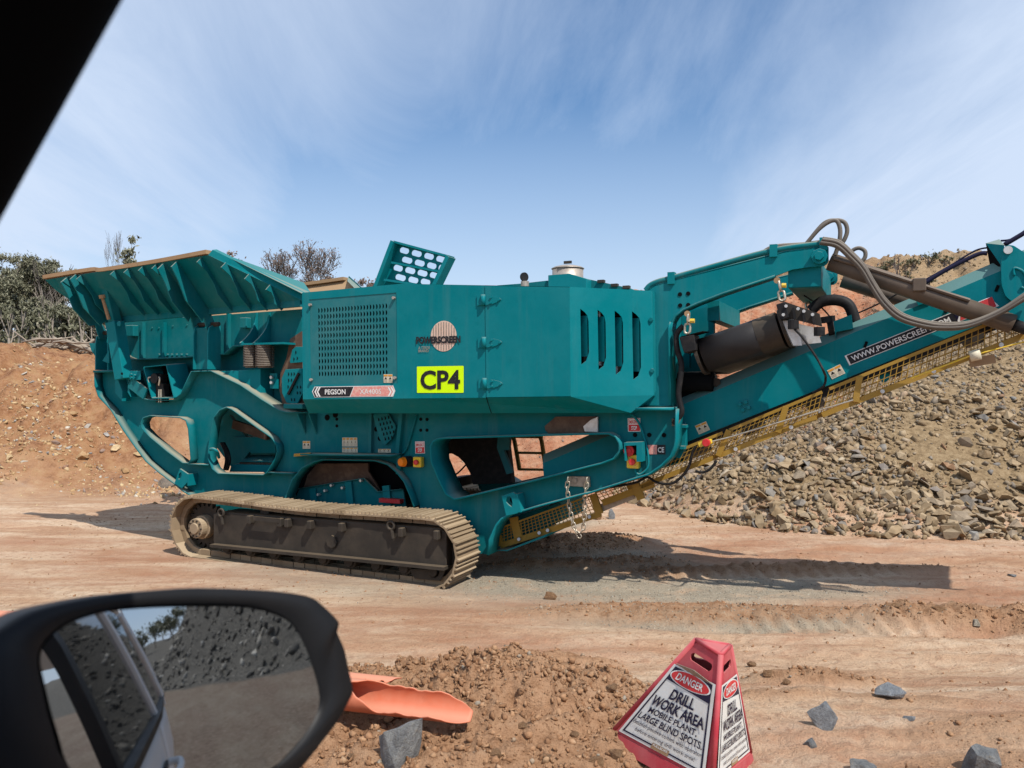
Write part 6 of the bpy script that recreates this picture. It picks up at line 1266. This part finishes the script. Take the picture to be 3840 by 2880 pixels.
# body side: lofted panels (profile y,z), doors, windows, handles
prof = [(.30, .92), (.40, 1.05), (.445, 1.35), (.45, 1.55), (.425, 1.70), (.405, 1.775)]
def side(name, x0, x1, mat, k=1.0):
    v_ = []; xs = np.linspace(x0, x1, 10)
    for x in xs:
        tp = .06 * max(0, x - 1.6) ** 2
        for y, z in prof: v_.append(cl((x, y - tp, z)))
    m_ = len(prof); f_ = [(i * m_ + j, i * m_ + j + 1, (i + 1) * m_ + j + 1, (i + 1) * m_ + j) for i in range(9) for j in range(m_ - 1)]
    return mesh_obj(name, v_, f_, mat, car, True, solid=.03, off=-1)
side('front_wing', -2.3, -.90, SILV); fd = side('front_door', -.893, .42, SILV); rd = side('rear_door', .428, 1.45, SILV); side('rear_quarter', 1.458, 2.75, SILV)
for dr, x in ((fd, .22), (rd, 1.22)):
    MB().tube(spline([cl((x - .11, .452, 1.60)), cl((x - .07, .50, 1.605)), cl((x + .06, .50, 1.61)), cl((x + .11, .455, 1.61))]), .016, 8).build('door_handle', SILV, dr, True); MB().box(cl((x, .447, 1.60)), (.12, .012, .06)).build('handle_recess', BPL, dr)
def pane(name, x0, x1, x0t, x1t, mat, parent=car):
    tb = lambda x: .06 * max(0, x - 1.6) ** 2
    return mesh_obj(name, [cl((x0, .398 - tb(x0), 1.79)), cl((x1, .398 - tb(x1), 1.79)), cl((x1t, .235 - tb(x1t), 2.33)), cl((x0t, .235 - tb(x0t), 2.33))], [(0, 1, 2, 3)], mat, parent, solid=.006)
pane('rear_door_window', .52, 1.40, .50, 1.24, TINT); pane('quarter_window', 1.50, 2.25, 1.34, 1.95, TINT)
MB().beam(cl((-.90, .412, 1.785)), cl((1.5, .412, 1.785)), .03, .03).beam(cl((1.5, .412, 1.785)), cl((2.6, .36, 1.785)), .03, .03).build('belt_moulding', BPL, car)
MB().beam(cl((.46, .40, 1.78)), cl((.44, .235, 2.34)), .03, .05, (1, 0, 0)).build('door_pillar', BPL, car); MB().beam(cl((1.45, .40, 1.78)), cl((1.29, .235, 2.34)), .03, .08, (1, 0, 0)).build('rear_pillar', SILV, car); MB().beam(cl((2.35, .37, 1.78)), cl((2.05, .22, 2.34)), .04, .16, (1, 0, 0)).build('rear_pillar', SILV, car)
MB().tube(spline([cl((.35, .232, 2.345)), cl((1.2, .235, 2.35)), cl((2.0, .21, 2.33)), cl((2.55, .15, 2.2))]), .03, 8).build('roof_rail', SILV, car, True)
mesh_obj('roof', [cl((x, y, z)) for x, y, z in ((.30, .22, 2.36), (1.2, .225, 2.37), (2.1, .2, 2.34), (2.6, .14, 2.2), (2.6, -1.1, 2.2), (2.1, -1.2, 2.36), (1.2, -1.2, 2.42), (.30, -1.2, 2.42))], [(0, 1, 6, 7), (1, 2, 5, 6), (2, 3, 4, 5)], SILV, car, solid=.02)
for x in (-1.35, 1.75): 
    wh = MB().cyl(cl((x, .18, .97)), cl((x, .40, .97)), .37, 32).build('wheel', BLK, car, bevel=.03); MB().cyl(cl((x, .40, .97)), cl((x, .41, .97)), .24, 24).build('rim', ZINC, wh)
# ================================================================== TREES, SHRUBS, LOGS
def leaf_mat(name, c0, c1, c2):
    m, t, b = new_mat(name); v = world_vec(t); a = t.nodes.new('ShaderNodeAttribute'); a.attribute_name = 'tint'
    c = ramp(t, a.outputs['Fac'], [(0.0, c0), (0.55, c1), (1.0, c2)]); t.links.new(c, b.inputs['Base Color']); b.inputs['Roughness'].default_value = .6; b.inputs['Specular IOR Level'].default_value = .3
    return m
GUM = leaf_mat('gum_leaves', (0.095, 0.098, 0.058), (0.18, 0.175, 0.11), (0.29, 0.275, 0.19))
DRY = leaf_mat('reddish_dry_leaves', (0.15, 0.105, 0.085), (0.22, 0.155, 0.125), (0.28, 0.21, 0.17)); OLIVE = leaf_mat('olive_shrub_leaves', (0.07, 0.075, 0.035), (0.14, 0.14, 0.075), (0.22, 0.20, 0.13))
BARK = paint('pale_gum_bark', (0.30, 0.255, 0.21), 0.85, 0.3, scuff=.6); TWIG = flat('grey_twigs', (0.15, 0.125, 0.112), 0.9); LOGM = paint('weathered_log', (0.26, 0.215, 0.17), 0.9, 0.4, scuff=.6)
def leaves_obj(name, centres, radii, per, size, mat, parent, droop=.6, seed=1):
    g = np.random.default_rng(seed); P = []; 
    for c, r_ in zip(centres, radii):
        n = max(6, int(per * (r_[0] / 1.0))); d = g.normal(size=(n, 3)); d /= np.linalg.norm(d, axis=1)[:, None]; k = np.abs(g.normal(size=n)) * .62
        P.append(np.array(c) + d * k[:, None] * np.array(r_))
    P = np.concatenate(P); n = len(P); a = g.normal(size=(n, 3)); a[:, 2] -= droop * 1.6; a /= np.linalg.norm(a, axis=1)[:, None]; b_ = np.cross(a, g.normal(size=(n, 3))); b_ /= np.linalg.norm(b_, axis=1)[:, None] + 1e-9
    L_ = size * g.uniform(.6, 1.3, n)[:, None]; W_ = L_ * .42
    V = np.stack([P - a * L_ * .5, P + b_ * W_ * .5, P + a * L_ * .5, P - b_ * W_ * .5], 1).reshape(-1, 3); F_ = np.arange(n * 4, dtype=np.int32)
    me = bpy.data.meshes.new(name); me.vertices.add(n * 4); me.vertices.foreach_set('co', V.ravel()); me.loops.add(n * 4); me.loops.foreach_set('vertex_index', F_); me.polygons.add(n); me.polygons.foreach_set('loop_start', np.arange(0, n * 4, 4, dtype=np.int32)); me.polygons.foreach_set('loop_total', np.full(n, 4, np.int32)); me.update()
    at = me.attributes.new('tint', 'FLOAT', 'POINT'); at.data.foreach_set('value', np.repeat(g.random(n), 4).astype(np.float32)); me.materials.append(mat)
    o = bpy.data.objects.new(name, me); link(o, parent); return o
def branches(mb, p, d, length, r_, depth, rnd, tips, spread=.55, up=.25, nmin=2, nmax=3):
    pts = [p]; rs = [r_]; q = p.copy(); dd = d.copy(); seg = 4
    for k in range(seg):
        dd = (dd + Vector((rnd.uniform(-1, 1), rnd.uniform(-1, 1), rnd.uniform(-.6, .9))) * .16 + Vector((0, 0, up * .12))).normalized(); q = q + dd * length / seg; pts.append(q); rs.append(r_ * (1 - .45 * (k + 1) / seg))
    rs = [max(q_, .016) for q_ in rs]
    mb.tube(pts, rs, 6 if r_ > .05 else (4 if r_ > .02 else 3), False)
    if depth == 0: tips.append((q, length)); return
    for k in range(rnd.randint(nmin, nmax)):
        ax = Vector((rnd.uniform(-1, 1), rnd.uniform(-1, 1), rnd.uniform(-.2, .8))).normalized(); nd = (dd * (1 - spread) + ax * spread).normalized(); i = rnd.choice((2, 3, 4)); branches(mb, pts[i], nd, length * rnd.uniform(.62, .82), rs[i] * .66, depth - 1, rnd, tips, spread, up, nmin, nmax)
    branches(mb, q, dd, length * .72, rs[-1] * .9, depth - 1, rnd, tips, spread, up, nmin, nmax)
def gum_tree(x, ytop, ybase, Y, seed, label, crown_w=1.0, dense=1.0, name='gum_tree', leafmat=None, depth=4, trunk_f=.42, leaf=.30, group=None, lean=0.0):
    rnd = random.Random(seed); base = wpix((x / .57604, ybase / .57604), Y); top = wpix((x / .57604, ytop / .57604), Y); Ht = top.z - base.z; gz = H(base.x, base.y); base.z = gz; Ht = max(top.z - base.z, 2.4)
    root = empty(name, base); tag(root, label, 'tree', group); mb = MB(); tips = []
    branches(mb, Vector((0, 0, -.3)), Vector((lean, 0, 1)).normalized(), Ht * trunk_f, Ht * .024, depth, rnd, tips, .55, .45)
    zm = max(t_[0].z for t_ in tips); k = (Ht * .96) / zm
    for v in mb.v: v.z *= k; v.x *= crown_w; v.y *= crown_w
    mb.build('trunk', BARK, root, True)
    cs = [(t_[0].x * crown_w, t_[0].y * crown_w, t_[0].z * k) for t_ in tips]; rs = [(Ht * .065 * rnd.uniform(.6, 1.4), Ht * .065 * rnd.uniform(.6, 1.4), Ht * .05 * rnd.uniform(.6, 1.4)) for _ in tips]
    leaves_obj('crown', cs, rs, 85 * dense / max(.3, Ht * .065), leaf, leafmat or GUM, root, .7, seed); return root
specs = [(-35, 560, 62, 'tall gum tree cut by the left edge of the photo', 1.0), (18, 548, 60, 'tall grey green gum at the far left with a rounded top', 1.1), (58, 556, 64, 'gum with a pale straight trunk left of the dead spar', 1.0), (92, 552, 61, 'gum tree with a dead bare spar rising from its crown', .9), (128, 588, 66, 'lower gum leaning towards the hopper rim', 1.0), (5, 610, 57, 'broad dark gum low in front at the far left', 1.25), (75, 640, 56, 'bushy dark gum in the middle of the left wood', 1.2), (150, 655, 58, 'half bare gum with pale thin stems below the hopper rim', .9), (188, 690, 63, 'dark gum filling the gap beside the hopper strut', 1.1), (115, 690, 55, 'low bushy gum above the fallen timber', 1.1), (35, 690, 54, 'low dark gum above the left bank', 1.2), (175, 735, 52, 'small gum sapling by the fallen timber', .9), (-15, 700, 50, 'dark bushy gum low at the very left edge', 1.3), (60, 720, 50, 'small round gum behind the top of the left bank', 1.3), (95, 725, 51, 'small dark gum behind the fallen timber', 1.3), (140, 720, 50, 'low spreading gum left of the hopper strut', 1.3), (195, 745, 50, 'low gum touching the chassis nose', 1.2), (212, 650, 70, 'distant gum seen between the hopper strut and the wood', 1.0), (38, 585, 66, 'leafy gum filling the gap behind the two tallest gums', 1.2), (75, 600, 67, 'leafy gum right behind the dead spar', 1.2), (112, 625, 63, 'dense gum below the leaning one', 1.2), (165, 690, 60, 'dense dark gum touching the hopper end', 1.1)]
for k, (x, yt, Y, lb, cw) in enumerate(specs): gum_tree(x, yt, 775, Y, 40 + k, lb, cw * 1.25, 2.2 if k in (5, 6, 8, 9, 10, 12, 13, 14, 15, 16) else 1.3, group='gum trees of the wood on the left', leaf=.20, trunk_f=.22 if k in (5, 6, 8, 9, 10, 11, 12, 13, 14, 15, 16, 18, 19, 20, 21) else .30)
for k in range(16):
    x_ = -25 + k * 15.5; Y_ = 46 + (k * 7) % 9; b_ = gum_tree(x_, 722 + (k * 13) % 22, 782, Y_, 500 + k, 'dark understorey bush beneath the gum trees on the left', 2.3, 1.0, name='bush', depth=2, trunk_f=.15, leaf=.24, group='understorey bushes of the left wood'); b_['category'] = 'bush'
# dead spars sticking out of the wood
def bare(x, ytop, ybase, Y, seed, label, depth=3, cw=1.0, leaves=0, mat=TWIG, name='dead_tree', thick=.018, trunk_f=.4, spread=.5, leafmat=None, leaf=.2, group=None, nmin=2, nmax=3):
    rnd = random.Random(seed); base = wpix((x / .57604, ybase / .57604), Y); top = wpix((x / .57604, ytop / .57604), Y); gz = H(base.x, base.y); base.z = gz if gz < top.z - .5 else base.z; Ht = max(top.z - base.z, .6)
    root = empty(name, base); tag(root, label, 'tree', group); mb = MB(); tips = []; branches(mb, Vector((0, 0, -.3)), Vector((0, 0, 1)), Ht * trunk_f, Ht * thick, depth, rnd, tips, spread, .3, nmin, nmax)
    zm = max(v.z for v in mb.v); k = Ht / zm
    for v in mb.v: v.z *= k; v.x *= cw; v.y *= cw
    mb.build('trunk', mat, root, True)
    if leaves: leaves_obj('crown', [(t_[0].x * cw, t_[0].y * cw, t_[0].z * k) for t_ in tips], [(.45, .45, .35)] * len(tips), leaves, leaf, leafmat or DRY, root, .5, seed)
    return root
bare(100, 562, 775, 60, 71, 'dead grey spar standing above the left wood', 3, 1.0); bare(120, 600, 780, 54, 72, 'pale bare stems fanning out beside the hopper strut', 3, .8, mat=BARK)
bare(258, 490, 770, 66, 76, 'half dead gum poking up behind the hopper rim', 4, .42, leaves=0, thick=.014, spread=.42)
tb = gum_tree(262, 508, 770, 66.5, 77, 'leafy gum crown just above the hopper rim', .42, .8, depth=2, leaf=.4)
bare(652, 516, 772, 64, 85, 'wide reddish bare gum tree behind the hopper', 6, 1.25, leaves=5, thick=.017, trunk_f=.26, spread=.52, leafmat=DRY, leaf=.13, nmin=2, nmax=2)
gum_tree(505, 540, 765, 70, 91, 'small gum tip showing over the sloping hopper lip', .25, .4, depth=2, leafmat=DRY, leaf=.34)
gum_tree(792, 600, 770, 72, 92, 'small reddish bush top right of the rusty hopper wing', .45, .7, depth=2, leafmat=DRY, leaf=.32); gum_tree(722, 596, 770, 70, 93, 'thin reddish gum beside the rusty hopper wing', .35, .5, depth=2, leafmat=DRY, leaf=.32)
# fallen timber on the bank crest
for k in range(44):
    x = random.uniform(78, 205); y = 768 + (x - 78) * .16 + random.uniform(-5, 13); p = wpix((x / .57604, y / .57604), random.uniform(25.5, 30)); g = H(p.x, p.y); p.z = g + random.uniform(.05, .35); L_ = random.uniform(.5, 1.8); a = random.uniform(-.6, .6) + (math.pi if random.random() < .5 else 0)
    d = Vector((math.cos(a), math.sin(a), random.choice((random.uniform(-.12, .25), random.uniform(-.3, .9))))) * L_ / 2; r_ = random.uniform(.025, .075)
    o = MB().tube([-d, -d * .3 + Vector((0, 0, .04)), d * .4 - Vector((0, 0, .03)), d], [r_, r_ * .95, r_ * .8, r_ * .6], 8).build('fallen_log', LOGM, None, True); o.location = p; tag(o, 'weathered log in the heap of fallen timber on the left bank', 'log', 'fallen timber on the left bank')
# shrubs
def shrub(x, y, wpx, Y, label, mat=OLIVE, hk=.55, seed=0, n=260, twig=False):
    d_ = Vector(((x / .57604 - CX) / FPX, 1, (CY - y / .57604) / FPX)); p = gW(x, y + 4); Y = p.y if p.y < 60 else Y; p = p if p.y < 60 else Vector((CAM.x + d_.x * Y, Y, H(d_.x * Y, Y)))
    w = wpx / 1728 * Y / 2; root = empty('shrub', p); tag(root, label, 'shrub', 'shrubs on the slopes behind'); rnd = random.Random(seed); mb = MB(); cs = []; rs = []
    for k in range(7):
        a = rnd.uniform(0, 6.28); e = Vector((math.cos(a) * w * rnd.uniform(.2, .8), math.sin(a) * w * .6, w * hk * rnd.uniform(.6, 1.5))); mb.tube([Vector((0, 0, -.05)), e * .5 + Vector((0, 0, .05)), e], [.02, .014, .006], 4, False); cs.append(tuple(e)); rs.append((w * .42, w * .42, w * hk * .5))
    mb.build('stems', TWIG, root)
    if not twig: leaves_obj('foliage', cs, rs, n / 7 / max(.1, w * .42), .10, mat, root, .2, seed)
    return root
for k, (x, y, w, Y, lb) in enumerate(((1905, 588, 34, 26, 'low grey shrub left on the right hand crest'), (1935, 578, 46, 26.5, 'bushy shrub beside the bare twig on the crest'), (1975, 575, 40, 26.5, 'round shrub second from the bare twig on the crest'), (2008, 566, 52, 27, 'tallest dark shrub on the skyline of the crest'), (2040, 575, 44, 26.5, 'spreading shrub right of the tallest one on the crest'), (1955, 605, 36, 25.5, 'small shrub below the crest shrubs'), (2005, 615, 30, 25.2, 'small brown shrub lowest on the crest slope'), (2085, 570, 30, 27, 'thin shrub at the right end of the crest'), (1870, 596, 22, 25.5, 'tiny shrub above the hydraulic cylinder'),
        (1705, 690, 46, 20, 'green grey shrub on the red slope above the magnet'), (1672, 712, 36, 19.5, 'low shrub on the red slope beside the hose'), (1850, 722, 34, 20, 'shrub on the red slope just above the conveyor'), (1800, 745, 26, 19.5, 'small shrub on the red slope behind the black hose'))):
    shrub(x, y, w, Y, lb, OLIVE, .55, 200 + k)
bare(1946, 546, 585, 26.2, 99, 'bare forked twig standing on the right hand crest', 2, .9, thick=.03, name='dead_twig')
# trees on the far ridge, seen only in the mirror
for k in range(12):
    xx = 58 + (k * 7) % 26; yy = -5 + k * 1.0; root = empty('ridge_tree', (xx, yy, H(xx, yy) - .3)); tag(root, 'dark tree on the far ridge reflected in the wing mirror', 'tree', 'ridge trees in the mirror'); rnd = random.Random(300 + k); mb = MB(); tips = []
    branches(mb, Vector((0, 0, 0)), Vector((0, 0, 1)), 1.5, .12, 2, rnd, tips); mb.build('trunk', BARK, root); leaves_obj('crown', [tuple(t_[0]) for t_ in tips], [(.9, .9, .8)] * len(tips), 60, .4, GUM, root, .5, 300 + k)
# parts never go deeper than thing > part > sub-part
def _chain(o):
    c = [o]
    while c[-1].parent is not None: c.append(c[-1].parent)
    return c
for o in list(sc.objects):
    c = _chain(o)
    if len(c) > 3: o.parent = c[-2]
